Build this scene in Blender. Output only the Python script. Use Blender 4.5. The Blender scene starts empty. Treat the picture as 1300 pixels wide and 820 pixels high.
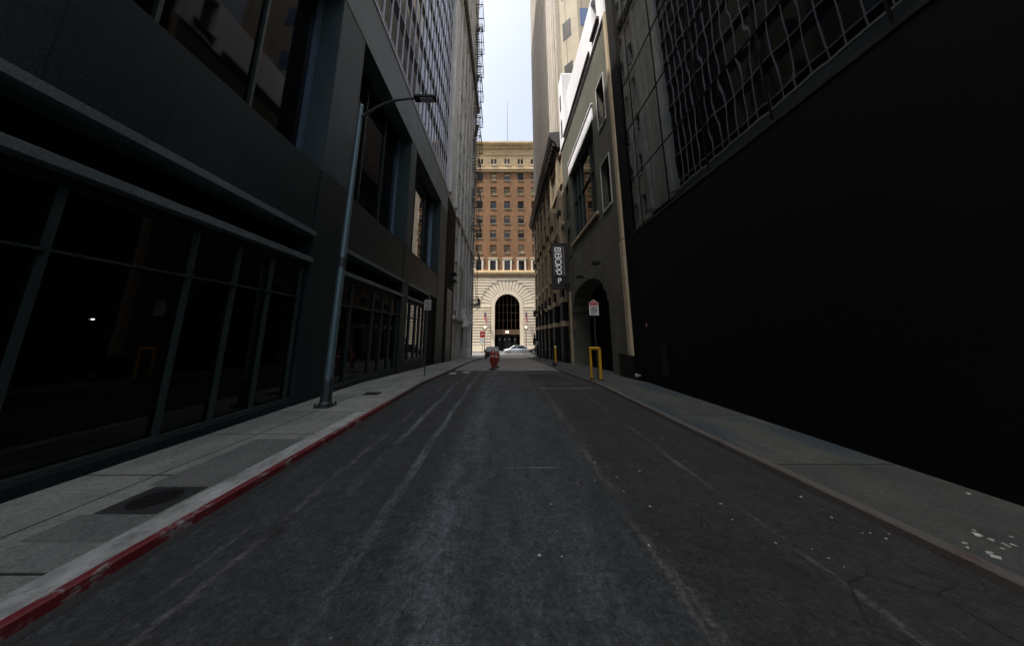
import bpy, bmesh, math, random
from mathutils import Vector
random.seed(7)
R = math.radians
sc = bpy.context.scene
col = sc.collection

# ------------------------------------------------------------------ helpers
def tag(o, label=None, cat=None, group=None, kind=None):
    if label: o['label'] = label
    if cat: o['category'] = cat
    if group: o['group'] = group
    if kind: o['kind'] = kind
    return o

def empty(name, loc, label=None, cat=None, group=None):
    o = bpy.data.objects.new(name, None)
    col.objects.link(o)
    o.location = loc
    o.empty_display_size = 0.2
    return tag(o, label, cat, group)

def wloc(o):
    v = Vector((0, 0, 0))
    while o is not None:
        v += o.location
        o = o.parent
    return v

class MB:
    def __init__(s):
        s.v = []; s.f = []; s.sm = []
    def add(s, vs, fs, smooth=False):
        n = len(s.v)
        s.v += [tuple(v) for v in vs]
        for f in fs:
            s.f.append(tuple(i + n for i in f)); s.sm.append(smooth)
        return s
    def box(s, x0, x1, y0, y1, z0, z1):
        x0, x1 = min(x0, x1), max(x0, x1); y0, y1 = min(y0, y1), max(y0, y1); z0, z1 = min(z0, z1), max(z0, z1)
        return s.add([(x0,y0,z0),(x1,y0,z0),(x1,y1,z0),(x0,y1,z0),(x0,y0,z1),(x1,y0,z1),(x1,y1,z1),(x0,y1,z1)],
              [(0,3,2,1),(4,5,6,7),(0,1,5,4),(1,2,6,5),(2,3,7,6),(3,0,4,7)])
    def quad(s, a, b, c, d):
        return s.add([a, b, c, d], [(0,1,2,3)])
    def tube(s, pts, r, n=10, cap=True, smooth=True):
        pts = [Vector(p) for p in pts]
        rs = r if isinstance(r, (list, tuple)) else [r]*len(pts)
        vs = []; fs = []
        up0 = None
        for i, p in enumerate(pts):
            d = (pts[min(i+1, len(pts)-1)] - pts[max(i-1, 0)]).normalized()
            if up0 is None:
                a = Vector((1,0,0)) if abs(d.x) < .8 else Vector((0,1,0))
            else: a = up0
            u = (a - d*a.dot(d)).normalized(); up0 = u
            w = d.cross(u)
            for k in range(n):
                t = 2*math.pi*k/n
                vs.append(p + (u*math.cos(t) + w*math.sin(t))*rs[i])
        for i in range(len(pts)-1):
            for k in range(n):
                a = i*n+k; b = i*n+(k+1) % n
                fs.append((a, b, b+n, a+n))
        s.add(vs, fs, smooth)
        if cap:
            s.add(vs[:n], [tuple(range(n-1, -1, -1))]); s.add(vs[-n:], [tuple(range(n))])
        return s
    def prism(s, poly, fn, d0, d1):
        # poly: list of (u,v); fn(u,v,d)->xyz
        n = len(poly)
        vs = [fn(u, v, d0) for u, v in poly] + [fn(u, v, d1) for u, v in poly]
        fs = [tuple(range(n)), tuple(range(2*n-1, n-1, -1))]
        for i in range(n):
            j = (i+1) % n
            fs.append((j, i, i+n, j+n))
        return s.add(vs, fs)
    def lathe(s, cx, cy, prof, n=20, smooth=True):
        vs = []; fs = []
        for r, z in prof:
            for k in range(n):
                t = 2*math.pi*k/n
                vs.append((cx+r*math.cos(t), cy+r*math.sin(t), z))
        for i in range(len(prof)-1):
            for k in range(n):
                a = i*n+k; b = i*n+(k+1) % n
                fs.append((a, b, b+n, a+n))
        s.add(vs, fs, smooth)
        s.add(vs[:n], [tuple(range(n-1,-1,-1))]); s.add(vs[-n:], [tuple(range(n))])
        return s
    def grid(s, fn, U0, U1, V0, V1, ops, depth):
        # wall face with rectangular openings; fn(u,v,w) w = depth into the wall
        us = sorted(set([U0, U1] + [min(max(o[i], U0), U1) for o in ops for i in (0, 1)]))
        vs = sorted(set([V0, V1] + [min(max(o[i], V0), V1) for o in ops for i in (2, 3)]))
        for i in range(len(us)-1):
            for j in range(len(vs)-1):
                a, b, c, d = us[i], us[i+1], vs[j], vs[j+1]
                if b-a < 1e-5 or d-c < 1e-5: continue
                mu, mv = (a+b)/2, (c+d)/2
                if any(o[0] < mu < o[1] and o[2] < mv < o[3] for o in ops): continue
                s.quad(fn(a,c,0), fn(b,c,0), fn(b,d,0), fn(a,d,0))
        for o in ops:
            a, b, c, d = o
            s.quad(fn(a,c,0), fn(a,d,0), fn(a,d,depth), fn(a,c,depth))
            s.quad(fn(b,c,0), fn(b,c,depth), fn(b,d,depth), fn(b,d,0))
            s.quad(fn(a,c,0), fn(a,c,depth), fn(b,c,depth), fn(b,c,0))
            s.quad(fn(a,d,0), fn(b,d,0), fn(b,d,depth), fn(a,d,depth))
        return s
    def build(s, name, mat, parent=None, bevel=0, recalc=True):
        off = wloc(parent) if parent is not None else Vector((0,0,0))
        me = bpy.data.meshes.new(name)
        me.from_pydata([tuple(Vector(v)-off) for v in s.v], [], s.f)
        me.polygons.foreach_set('use_smooth', s.sm)
        if recalc:
            bm = bmesh.new(); bm.from_mesh(me)
            bmesh.ops.recalc_face_normals(bm, faces=bm.faces)
            bm.to_mesh(me); bm.free()
        me.materials.append(mat)
        o = bpy.data.objects.new(name, me)
        col.objects.link(o)
        if parent is not None: o.parent = parent
        if bevel:
            m = o.modifiers.new('bevel', 'BEVEL'); m.width = bevel; m.segments = 2; m.limit_method = 'ANGLE'
        return o

def recenter(o, loc):
    # move a top-level mesh's origin to loc
    d = Vector(loc) - o.location
    for v in o.data.vertices: v.co -= d
    o.location = loc
    return o

def copy_tree(o, parent=None):
    c = o.copy(); col.objects.link(c)
    if parent is not None: c.parent = parent
    for ch in [x for x in list(col.objects) if x.parent is o]:
        copy_tree(ch, c)
    return c

def text(name, body, size, mat, parent, loc, rot, depth=.004, align='CENTER', sx=1):
    cu = bpy.data.curves.new(name, 'FONT'); cu.body = body; cu.size = size; cu.extrude = depth
    cu.align_x = align; cu.align_y = 'CENTER'
    t = bpy.data.objects.new(name, cu); col.objects.link(t)
    bpy.context.view_layer.update()
    dg = bpy.context.evaluated_depsgraph_get()
    me = bpy.data.meshes.new_from_object(t.evaluated_get(dg))
    bpy.data.objects.remove(t)
    me.materials.clear(); me.materials.append(mat)
    o = bpy.data.objects.new(name, me); col.objects.link(o)
    o.parent = parent
    o.location = Vector(loc) - wloc(parent); o.rotation_euler = rot; o.scale = (sx, 1, 1)
    return o

# ------------------------------------------------------------------ materials
def nt(name):
    m = bpy.data.materials.new(name); m.use_nodes = True
    t = m.node_tree; b = t.nodes['Principled BSDF']
    return m, t, b
def N(t, typ, **kw):
    n = t.nodes.new(typ)
    for k, v in kw.items():
        if k in n.inputs: n.inputs[k].default_value = v
        else: setattr(n, k, v)
    return n
def L(t, a, b): t.links.new(a, b)
def coords(t, scale=(1,1,1), rot=(0,0,0)):
    g = N(t, 'ShaderNodeNewGeometry')
    m = N(t, 'ShaderNodeMapping'); m.inputs['Scale'].default_value = scale; m.inputs['Rotation'].default_value = rot
    L(t, g.outputs['Position'], m.inputs['Vector'])
    return m.outputs['Vector']
def noise(t, scale=1, detail=4, rough=.6, vec=None, dist=0):
    n = N(t, 'ShaderNodeTexNoise'); n.inputs['Scale'].default_value = scale
    n.inputs['Detail'].default_value = detail; n.inputs['Roughness'].default_value = rough
    n.inputs['Distortion'].default_value = dist
    L(t, vec if vec is not None else coords(t), n.inputs['Vector'])
    return n.outputs['Fac']
def ramp(t, fac, stops):
    r = N(t, 'ShaderNodeValToRGB'); cr = r.color_ramp
    while len(cr.elements) < len(stops): cr.elements.new(.5)
    for e, (p, c) in zip(cr.elements, stops):
        e.position = p; e.color = (c, c, c, 1) if isinstance(c, (int, float)) else (*c, 1)
    L(t, fac, r.inputs['Fac'])
    return r.outputs['Color']
def mix(t, fac, a, b, mode='MIX'):
    m = N(t, 'ShaderNodeMix', data_type='RGBA', blend_type=mode)
    for s, i in ((fac, 0), (a, 6), (b, 7)):
        if isinstance(s, (int, float)): m.inputs[i].default_value = s if i == 0 else (s, s, s, 1)
        elif isinstance(s, tuple): m.inputs[i].default_value = (*s, 1)
        else: L(t, s, m.inputs[i])
    return m.outputs[2]
def math_(t, op, a, b=0.0, c=None):
    m = N(t, 'ShaderNodeMath', operation=op)
    for i, s in enumerate((a, b, c)):
        if s is None: continue
        if isinstance(s, (int, float)): m.inputs[i].default_value = s
        else: L(t, s, m.inputs[i])
    return m.outputs[0]
def bump(t, b, h, strength=.3, dist=.01):
    n = N(t, 'ShaderNodeBump'); n.inputs['Strength'].default_value = strength; n.inputs['Distance'].default_value = dist
    L(t, h, n.inputs['Height']); L(t, n.outputs['Normal'], b.inputs['Normal'])
    return n
def plain(name, c, rough=.5, metal=0, spec=.5, var=.15, vscale=3, bscale=60, bs=.1, coat=0):
    m, t, b = nt(name)
    f = noise(t, vscale, 5)
    cc = mix(t, f, tuple(x*(1-var) for x in c), tuple(min(1, x*(1+var)) for x in c))
    L(t, cc, b.inputs['Base Color'])
    rr = ramp(t, f, [(0.3, max(0, rough-.08)), (0.7, min(1, rough+.08))]); L(t, rr, b.inputs['Roughness'])
    b.inputs['Metallic'].default_value = metal; b.inputs['Specular IOR Level'].default_value = spec
    b.inputs['Coat Weight'].default_value = coat
    if bs: bump(t, b, noise(t, bscale, 3), bs, .003)
    return m
def emis(name, c, s):
    m, t, b = nt(name); b.inputs['Base Color'].default_value = (.1,.1,.1,1)
    b.inputs['Emission Color'].default_value = (*c, 1); b.inputs['Emission Strength'].default_value = s
    return m
def stone(name, c1, c2, rough=.8, streak=.4, streakc=(.05,.05,.05), bw=0, bh=0, joint=.4, plane='yz', spec=.3, grain=.12, jw=.012, sscale=1.2, offset=.5):
    """mottled stone; vertical grime streaks; optional block joints on a plane ('yz' or 'xz')"""
    m, t, b = nt(name)
    f = noise(t, .7, 6, .65)
    c = mix(t, ramp(t, f, [(.3, 0), (.7, 1)]), c1, c2)
    g = ramp(t, noise(t, 38, 4, .8), [(.36, .12), (.64, .88)])
    c = mix(t, grain*2.4, c, mix(t, g, .0, 1.0), 'OVERLAY')
    if streak:
        s = noise(t, sscale, 5, .7, coords(t, (3, 3, .12)))
        s2 = noise(t, .25, 3, .6)
        sm = math_(t, 'MULTIPLY', ramp(t, s, [(.48, 0), (.68, 1)]), ramp(t, s2, [(.35, .3), (.65, 1)]))
        c = mix(t, math_(t, 'MULTIPLY', sm, streak), c, streakc)
    h = g
    if bw:
        gn = N(t, 'ShaderNodeNewGeometry'); sp = N(t, 'ShaderNodeSeparateXYZ'); L(t, gn.outputs['Position'], sp.inputs[0])
        cb = N(t, 'ShaderNodeCombineXYZ')
        if plane == 'auto':
            L(t, math_(t, 'ADD', sp.outputs['X'], sp.outputs['Y']), cb.inputs[0])
        else:
            L(t, sp.outputs['Y' if plane[0] == 'y' else 'X'], cb.inputs[0])
        L(t, sp.outputs['Z' if plane[1] == 'z' else 'Y'], cb.inputs[1])
        br = N(t, 'ShaderNodeTexBrick'); br.offset = offset
        br.inputs['Scale'].default_value = 1; br.inputs['Brick Width'].default_value = bw; br.inputs['Row Height'].default_value = bh
        br.inputs['Mortar Size'].default_value = jw; br.inputs['Mortar Smooth'].default_value = .2
        br.inputs['Color1'].default_value = (.85,.85,.85,1); br.inputs['Color2'].default_value = (1.1,1.1,1.1,1); br.inputs['Mortar'].default_value = (1-joint,)*3 + (1,)
        L(t, cb.outputs[0], br.inputs['Vector'])
        c = mix(t, 1.0, c, br.outputs['Color'], 'MULTIPLY')
        h = math_(t, 'SUBTRACT', math_(t, 'MULTIPLY', g, .15), br.outputs['Fac'])
    L(t, c, b.inputs['Base Color'])
    b.inputs['Roughness'].default_value = rough; b.inputs['Specular IOR Level'].default_value = spec
    bump(t, b, h, .4, .008)
    return m
def glass(name, c=(.004,.005,.006), rough=.03, wav=.02, wscale=.8, spec=.5, stretch=(1,1,1)):
    m, t, b = nt(name)
    b.inputs['Base Color'].default_value = (*c, 1); b.inputs['Roughness'].default_value = rough
    b.inputs['Specular IOR Level'].default_value = spec
    if wav: bump(t, b, noise(t, wscale, 2, .5, coords(t, stretch), .4), 1.0, wav)
    return m

m_granite = stone('dark_granite', (.007,.0145,.0185), (.012,.023,.028), .5, .25, (.008,.010,.012), 1.15, 40, .6, 'auto', .16, .3, .014, offset=0)
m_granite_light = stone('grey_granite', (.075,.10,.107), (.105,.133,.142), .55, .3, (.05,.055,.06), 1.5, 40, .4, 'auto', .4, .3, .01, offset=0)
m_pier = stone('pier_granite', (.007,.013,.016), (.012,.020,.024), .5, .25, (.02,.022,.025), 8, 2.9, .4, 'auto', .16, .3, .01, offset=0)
m_pier_lit = stone('lit_pier_granite', (.028,.042,.047), (.042,.060,.066), .5, .3, (.03,.033,.036), 8, 2.9, .5, 'auto', .16, .35, .012, offset=0)  # pier granite with the skylight on its upper part put into the colour
m_ledge = stone('ledge_metal', (.065,.088,.095), (.095,.12,.128), .55, .3, (.06,.06,.06), 1.3, 40, .4, 'auto', .4, .2, .012, offset=0)
m_black = plain('black_recess', (.003,.003,.0035), .8, 0, .1, bs=0)
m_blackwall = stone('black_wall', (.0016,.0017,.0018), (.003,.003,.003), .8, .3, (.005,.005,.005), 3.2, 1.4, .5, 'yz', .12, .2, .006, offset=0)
m_mull = plain('window_metal', (.022,.034,.033), .45, .3, .5)
m_mull2 = plain('dull_zinc', (.20,.20,.185), .6)
m_signdull = plain('dull_sign_face', (.40,.40,.38), .6)
m_bluemull = plain('blue_grey_metal', (.12,.17,.23), .35, .6, .5)
m_fin = plain('aluminium_fin', (.50,.49,.53), .4, .0, .5, .08)
m_glassL = glass('dark_glass', (.002,.002,.0025), .03, .004, .5, .35)
m_glassB = glass('reflective_dark_glass', (.003,.003,.004), .02, .006, .6, 1.0)
m_glassU = glass('dim_upper_glass', (.003,.003,.004), .04, .004, .5, .07)
m_glassCW = glass('curtain_glass', (.004,.007,.014), .05, .006, .8, .28)
m_glassR = glass('wavy_black_glass', (.15,.16,.157), .02, .0065, .6, .5, (1,1,.6)); m_glassR.node_tree.nodes['Principled BSDF'].inputs['Metallic'].default_value = 1
m_glassFar = glass('far_window_glass', (.02,.025,.03), .08, .02, 1, .5)
m_blueglass = glass('blue_window_glass', (.03,.07,.16), .08, .01, 1, .9)

def asphalt():
    m, t, b = nt('worn_asphalt')
    gn = N(t, 'ShaderNodeNewGeometry'); sp = N(t, 'ShaderNodeSeparateXYZ'); L(t, gn.outputs['Position'], sp.inputs[0])
    X, Y = sp.outputs['X'], sp.outputs['Y']
    wob = math_(t, 'MULTIPLY', math_(t, 'SUBTRACT', noise(t, .25, 3), .5), .25)
    Xw = math_(t, 'ADD', X, wob)
    big = noise(t, .45, 6, .65, coords(t, (1, .45, 1)))
    mid = noise(t, 3.0, 5, .7)
    fine = noise(t, 130, 3, .7)
    c = mix(t, ramp(t, big, [(.3, 0), (.7, 1)]), (.0145,.0185,.0205), (.028,.034,.0375))
    c = mix(t, math_(t, 'MULTIPLY', ramp(t, mid, [(.35, 0), (.7, 1)]), .5), c, (.035,.036,.037))
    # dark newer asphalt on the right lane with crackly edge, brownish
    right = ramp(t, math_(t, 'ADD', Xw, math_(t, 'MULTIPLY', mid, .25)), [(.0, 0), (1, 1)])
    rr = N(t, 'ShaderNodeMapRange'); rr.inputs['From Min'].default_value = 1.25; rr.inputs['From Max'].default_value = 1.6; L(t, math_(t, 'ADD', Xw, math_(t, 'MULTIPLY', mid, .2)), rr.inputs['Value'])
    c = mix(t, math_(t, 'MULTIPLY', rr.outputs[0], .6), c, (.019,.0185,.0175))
    # bluish lighter worn strip down the middle, fading in with distance
    def strip(x0, w, colr, amt, sc=(.9,.35), lo=.4, hi=.6, yl=None):
        nonlocal c
        d = math_(t, 'ABSOLUTE', math_(t, 'SUBTRACT', Xw, x0))
        g = N(t, 'ShaderNodeMapRange'); g.inputs['From Min'].default_value = w; g.inputs['From Max'].default_value = w*.35
        L(t, d, g.inputs['Value'])
        n = ramp(t, noise(t, 1.0, 6, .75, coords(t, (sc[0], sc[1], 1), (0,0,x0*.013))), [(lo, 0), (hi, 1)])
        f = math_(t, 'MULTIPLY', math_(t, 'MULTIPLY', g.outputs[0], n), amt)
        if yl:
            q = N(t, 'ShaderNodeMapRange'); q.inputs['From Min'].default_value = yl[0]; q.inputs['From Max'].default_value = yl[1]; L(t, Y, q.inputs['Value'])
            f = math_(t, 'MULTIPLY', f, q.outputs[0])
        c = mix(t, f, c, colr)
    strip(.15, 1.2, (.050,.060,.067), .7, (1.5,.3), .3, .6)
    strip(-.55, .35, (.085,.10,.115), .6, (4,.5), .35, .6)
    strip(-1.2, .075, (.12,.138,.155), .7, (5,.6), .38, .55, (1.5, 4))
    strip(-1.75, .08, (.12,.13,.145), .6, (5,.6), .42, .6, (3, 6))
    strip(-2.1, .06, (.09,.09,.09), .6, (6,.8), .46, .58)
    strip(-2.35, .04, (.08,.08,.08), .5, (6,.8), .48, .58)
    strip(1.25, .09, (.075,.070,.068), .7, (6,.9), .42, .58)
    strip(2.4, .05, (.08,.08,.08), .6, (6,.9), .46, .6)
    mot = noise(t, 9, 5, .8)
    c = mix(t, .75, c, mix(t, ramp(t, mot, [(.36, 0), (.64, 1)]), .27, .74), 'OVERLAY')
    lane = noise(t, 1.6, 5, .75, coords(t, (2.2, .55, 1)))
    c = mix(t, math_(t, 'MULTIPLY', ramp(t, lane, [(.50, 0), (.62, 1)]), .55), c, (.016,.0175,.0185))
    # cracks
    vo = N(t, 'ShaderNodeTexVoronoi', feature='DISTANCE_TO_EDGE'); vo.inputs['Scale'].default_value = .55
    L(t, mix(t, .12, coords(t, (1,.6,1)), N(t, 'ShaderNodeTexNoise', Scale=2.5).outputs['Color'], 'ADD'), vo.inputs['Vector'])
    cr = ramp(t, vo.outputs['Distance'], [(0, 1), (.012, 0)])
    crm = math_(t, 'MULTIPLY', cr, ramp(t, noise(t, .4, 2), [(.5, 0), (.6, .7)]))
    c = mix(t, crm, c, (.012,.012,.012))
    v3 = N(t, 'ShaderNodeTexVoronoi', feature='DISTANCE_TO_EDGE'); v3.inputs['Scale'].default_value = 1.7
    L(t, mix(t, .25, coords(t), N(t, 'ShaderNodeTexNoise', Scale=4).outputs['Color'], 'ADD'), v3.inputs['Vector'])
    c2m = math_(t, 'MULTIPLY', ramp(t, v3.outputs['Distance'], [(0, 1), (.02, 0)]), math_(t, 'MULTIPLY', ramp(t, noise(t, .35, 3), [(.5, 0), (.58, .9)]), rr.outputs[0]))
    crm = math_(t, 'MAXIMUM', crm, c2m)
    c = mix(t, c2m, c, (.008,.008,.008))
    oil = ramp(t, noise(t, .8, 5, .6, coords(t, (1.3,.7,1))), [(.60, 0), (.70, .65)])
    c = mix(t, oil, c, (.013,.0125,.012))
    # small pale specks embedded in the surface
    v2 = N(t, 'ShaderNodeTexVoronoi'); v2.inputs['Scale'].default_value = 9; L(t, coords(t), v2.inputs['Vector'])
    spk = math_(t, 'MULTIPLY', ramp(t, v2.outputs['Distance'], [(.06, 1), (.1, 0)]), ramp(t, noise(t, 1.1, 3), [(.56, 0), (.62, .5)]))
    c = mix(t, spk, c, (.2,.2,.2))
    g2 = noise(t, 24, 6, .85)
    c = mix(t, .75, c, mix(t, ramp(t, g2, [(.38, 0), (.62, 1)]), 0.16, .86), 'OVERLAY')
    c = mix(t, .55, c, mix(t, ramp(t, fine, [(.3, 0), (.7, 1)]), 0.1, .9), 'OVERLAY')
    L(t, c, b.inputs['Base Color'])
    L(t, ramp(t, mid, [(.3, .72), (.7, .9)]), b.inputs['Roughness'])
    b.inputs['Specular IOR Level'].default_value = .3
    h = math_(t, 'SUBTRACT', math_(t, 'ADD', fine, math_(t, 'MULTIPLY', mid, .8)), math_(t, 'MULTIPLY', crm, 1.5))
    bump(t, b, h, .8, .006)
    return m
m_asphalt = asphalt()

def sidewalk(name, c1, c2, blue=0, bw=1.25, bh=1.5):
    m, t, b = nt(name)
    gn = N(t, 'ShaderNodeNewGeometry')
    big = noise(t, .9, 6, .7); mid = noise(t, 5, 5, .7); fine = noise(t, 150, 3, .7)
    c = mix(t, ramp(t, big, [(.32, 0), (.68, 1)]), c1, c2)
    if blue:
        c = mix(t, math_(t, 'MULTIPLY', ramp(t, noise(t, .5, 5, .6, coords(t, (1.6,.5,1))), [(.42, 1), (.52, 0)]), blue), c, (.030,.041,.049))
    st = ramp(t, mid, [(.5, 0), (.75, .6)])
    c = mix(t, st, c, tuple(x*.55 for x in c1))
    # dark gum spots
    v = N(t, 'ShaderNodeTexVoronoi'); v.inputs['Scale'].default_value = 3.2; L(t, coords(t), v.inputs['Vector'])
    gs = math_(t, 'MULTIPLY', ramp(t, v.outputs['Distance'], [(.07, .7), (.1, 0)]), ramp(t, noise(t, 2, 2), [(.5, 0), (.55, 1)]))
    c = mix(t, gs, c, (.03,.03,.03))
    br = N(t, 'ShaderNodeTexBrick'); br.offset = 0; br.inputs['Scale'].default_value = 1
    br.inputs['Brick Width'].default_value = bw; br.inputs['Row Height'].default_value = bh
    br.inputs['Mortar Size'].default_value = .014; br.inputs['Color1'].default_value = (.88,.88,.88,1); br.inputs['Color2'].default_value = (1.1,1.1,1.1,1); br.inputs['Mortar'].default_value = (.18,.18,.18,1)
    mp = N(t, 'ShaderNodeMapping'); mp.inputs['Location'].default_value = (.42, .55, 0); L(t, gn.outputs['Position'], mp.inputs[0]); L(t, mp.outputs[0], br.inputs['Vector'])
    c = mix(t, 1.0, c, br.outputs['Color'], 'MULTIPLY')
    g2 = noise(t, 26, 6, .85)
    c = mix(t, .8, c, mix(t, ramp(t, g2, [(.35, 0), (.65, 1)]), 0.25, .78), 'OVERLAY')
    c = mix(t, .5, c, mix(t, ramp(t, fine, [(.3, 0), (.7, 1)]), .12, .88), 'OVERLAY')
    L(t, c, b.inputs['Base Color']); b.inputs['Roughness'].default_value = .85; b.inputs['Specular IOR Level'].default_value = .25
    bump(t, b, math_(t, 'SUBTRACT', math_(t, 'ADD', math_(t, 'MULTIPLY', fine, .5), math_(t, 'MULTIPLY', mid, .6)), math_(t, 'MULTIPLY', br.outputs['Fac'], 3)), .6, .005)
    return m
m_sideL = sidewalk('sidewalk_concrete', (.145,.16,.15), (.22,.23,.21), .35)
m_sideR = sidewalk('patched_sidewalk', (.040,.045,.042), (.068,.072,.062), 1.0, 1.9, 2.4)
m_apron = sidewalk('street_concrete', (.13,.135,.13), (.19,.19,.182), 0, 3.0, 4.5)
m_street = plain('cross_street_asphalt', (.10,.10,.098), .85, 0, .3, .25, .8, 120, .4)
m_ground = plain('bare_ground', (.06,.06,.058), .9)

def worn(name, paint, under, lo, hi, scale=7, rough=.6):
    m, t, b = nt(name)
    n = noise(t, scale, 8, .78, coords(t, (1,.6,1)))
    f = ramp(t, n, [(lo, 0), (hi, 1)])
    p = mix(t, noise(t, 2, 4), tuple(x*.6 for x in paint), paint)
    p = mix(t, .3, p, noise(t, 80, 2), 'OVERLAY')
    u = mix(t, noise(t, 40, 3), tuple(x*.6 for x in under), under)
    L(t, mix(t, f, u, p), b.inputs['Base Color']); b.inputs['Roughness'].default_value = rough
    bump(t, b, math_(t, 'ADD', f, noise(t, 60, 3)), .5, .003)
    return m
m_red = worn('worn_red_paint', (.14,.010,.017), (.24,.22,.22), .39, .45)
m_redR = worn('faded_red_paint', (.065,.024,.026), (.085,.08,.072), .54, .66, 5, .75)
m_white = worn('worn_whitewash', (.42,.44,.44), (.17,.18,.17), .36, .6, 4, .8)
m_line = worn('road_line_paint', (.7,.7,.68), (.2,.2,.2), .3, .4)

m_cream = stone('cream_limestone', (.60,.52,.40), (.70,.62,.49), .8, .3, (.36,.28,.19), 1.15, .6, .35, 'xz', .25, .08, .02)
m_groove = stone('weathered_groove_stone', (.30,.235,.15), (.38,.30,.20), .85, .3, (.2,.15,.09), 0, 0, 0, 'xz', .2, .1)
m_creamtop = stone('cream_terracotta', (.60,.46,.27), (.68,.53,.33), .75, .3, (.34,.25,.15), 1.0, .5, .12, 'xz', .25, .08, .02)
m_rust = stone('rusticated_block', (.64,.56,.43), (.74,.66,.53), .8, .25, (.38,.30,.20), 0, 0, 0, 'xz', .25, .08)
m_brick = stone('orange_brick', (.21,.118,.062), (.285,.16,.088), .85, .35, (.12,.055,.03), .3, .11, .25, 'xz', .2, .2, .012, .5)
m_blind = plain('cream_blind', (.42,.36,.24), .8, 0, .3, .12, 1)
m_blind2 = plain('tan_blind', (.26,.21,.13), .8, 0, .3, .15, 1)
m_brownframe = plain('brown_window_frame', (.10,.06,.035), .5)
m_whiteframe = plain('white_window_frame', (.62,.56,.46), .6)
m_stoneL = stone('sooty_grey_stone', (.40,.40,.38), (.58,.57,.54), .85, .8, (.045,.045,.043), 1.4, .75, .25, 'auto', .25, .12, .012, .8)
m_stoneL2 = stone('grimy_stone', (.44,.43,.41), (.62,.61,.57), .85, .75, (.06,.058,.055), 0, 0, 0, 'yz', .25, .12)
m_iron = plain('rusty_iron', (.12,.11,.095), .7, .4, .4)
m_garage = stone('olive_concrete', (.085,.085,.066), (.128,.125,.10), .85, .45, (.05,.047,.04), 3.0, 2.6, .2, 'auto', .25, .15, .01, offset=0)
m_beige = stone('beige_stone', (.36,.29,.19), (.46,.38,.26), .8, .3, (.18,.14,.09), 1.0, 1.1, .3, 'auto', .25, .1, .012, offset=0)
m_beigetop = stone('beige_precast', (.30,.26,.195), (.37,.325,.25), .8, .2, (.26,.21,.15), 2.2, 1.25, .65, 'auto', .25, .08, .03, offset=0)
m_towerrib = stone('ribbed_precast', (.40,.36,.31), (.50,.46,.40), .85, .3, (.22,.19,.17), 20, 5, .35, 'auto', .25, .12, .04, .6, offset=0)
m_tan = stone('tan_brick', (.27,.215,.145), (.34,.28,.195), .85, .35, (.12,.10,.07), .4, .2, .2, 'yz', .25, .1)
m_blackstone = plain('polished_black_stone', (.008,.008,.009), .6, 0, .15)
m_cornice = plain('dark_cornice_metal', (.018,.015,.013), .6)
m_whitepanel = stone('white_metal_panel', (.86,.86,.92), (.92,.92,.96), .45, .1, (.6,.6,.65), 1.15, 30, .3, 'auto', .5, .04, .02, offset=0)
m_greypanel = plain('pale_grey_panel', (.45,.45,.44), .6)
m_purple = plain('dark_purple_trim', (.035,.016,.022), .5)
m_yellow = worn('chipped_yellow_paint', (.62,.34,.012), (.10,.07,.05), .30, .36, 9, .45)
m_steel = plain('galvanised_steel', (.10,.16,.185), .5, .5, .5, .25, 8)
m_darksteel = plain('dark_green_steel', (.035,.045,.048), .5, .5, .5)
m_orange = worn('orange_plastic', (.33,.030,.014), (.14,.02,.015), .30, .40, 9, .45)
m_reflect = plain('reflective_white', (.75,.60,.52), .5)
m_rubber = plain('black_rubber', (.012,.012,.012), .8)
m_signwhite = plain('sign_white', (.66,.64,.60), .5, 0, .5, .1, 12)
m_signred = plain('sign_red', (.45,.03,.03), .5)
m_signblack = plain('sign_black', (.012,.012,.014), .5)
m_signgrey = plain('sign_grey_mesh', (.075,.07,.07), .5, 0, .5, .3, 40)
m_signpale = emis('pale_letters', (1,.95,1), .13)  # sign letters given a faint emission to stand out
m_ironcast = plain('cast_iron', (.014,.015,.016), .6, .5, .4, .3, 10)
m_paper = plain('white_paper', (.34,.34,.32), .8)
m_leafpaper = plain('brownish_scrap', (.28,.22,.15), .8)
m_glow = emis('warm_lamp_glass', (1,.72,.38), 1.6)
m_globe = emis('globe_lamp_glass', (1,.93,.80), .8)
m_orangelamp = emis('orange_indicator', (1,.25,.08), .02)
m_glint = emis('white_glint', (1,.93,.85), .8)  # emission for the glint put on the shop glass
m_silver = plain('silver_car_paint', (.42,.45,.50), .28, .6, .5, .05, 1, 200, 0, coat=1)
m_darkcar = plain('black_green_car_paint', (.022,.032,.032), .25, .2, .5, .05, 1, 200, 0, coat=1)
m_blackcar = plain('black_car_paint', (.01,.01,.011), .25, .2, .5, .05, 1, 200, 0, coat=1)
m_carglass = glass('car_glass', (.01,.013,.016), .04, 0)
m_tyre = plain('tyre_rubber', (.015,.015,.015), .85)
m_rim = plain('alloy_rim', (.55,.55,.56), .35, .8)
m_taillight = plain('red_tail_lens', (.35,.015,.012), .3)
m_headlight = plain('clear_head_lens', (.6,.6,.6), .15)
m_flagred = plain('flag_red', (.40,.03,.04), .8); m_flagwhite = plain('flag_white', (.65,.62,.58), .8); m_flagblue = plain('flag_blue', (.03,.04,.14), .8)
m_yellowposter = plain('yellow_notice', (.14,.11,.02), .7, 0, .3, .4, 14)
m_pinkposter = plain('pink_notice', (.20,.10,.09), .7, 0, .3, .4, 10)

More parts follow.
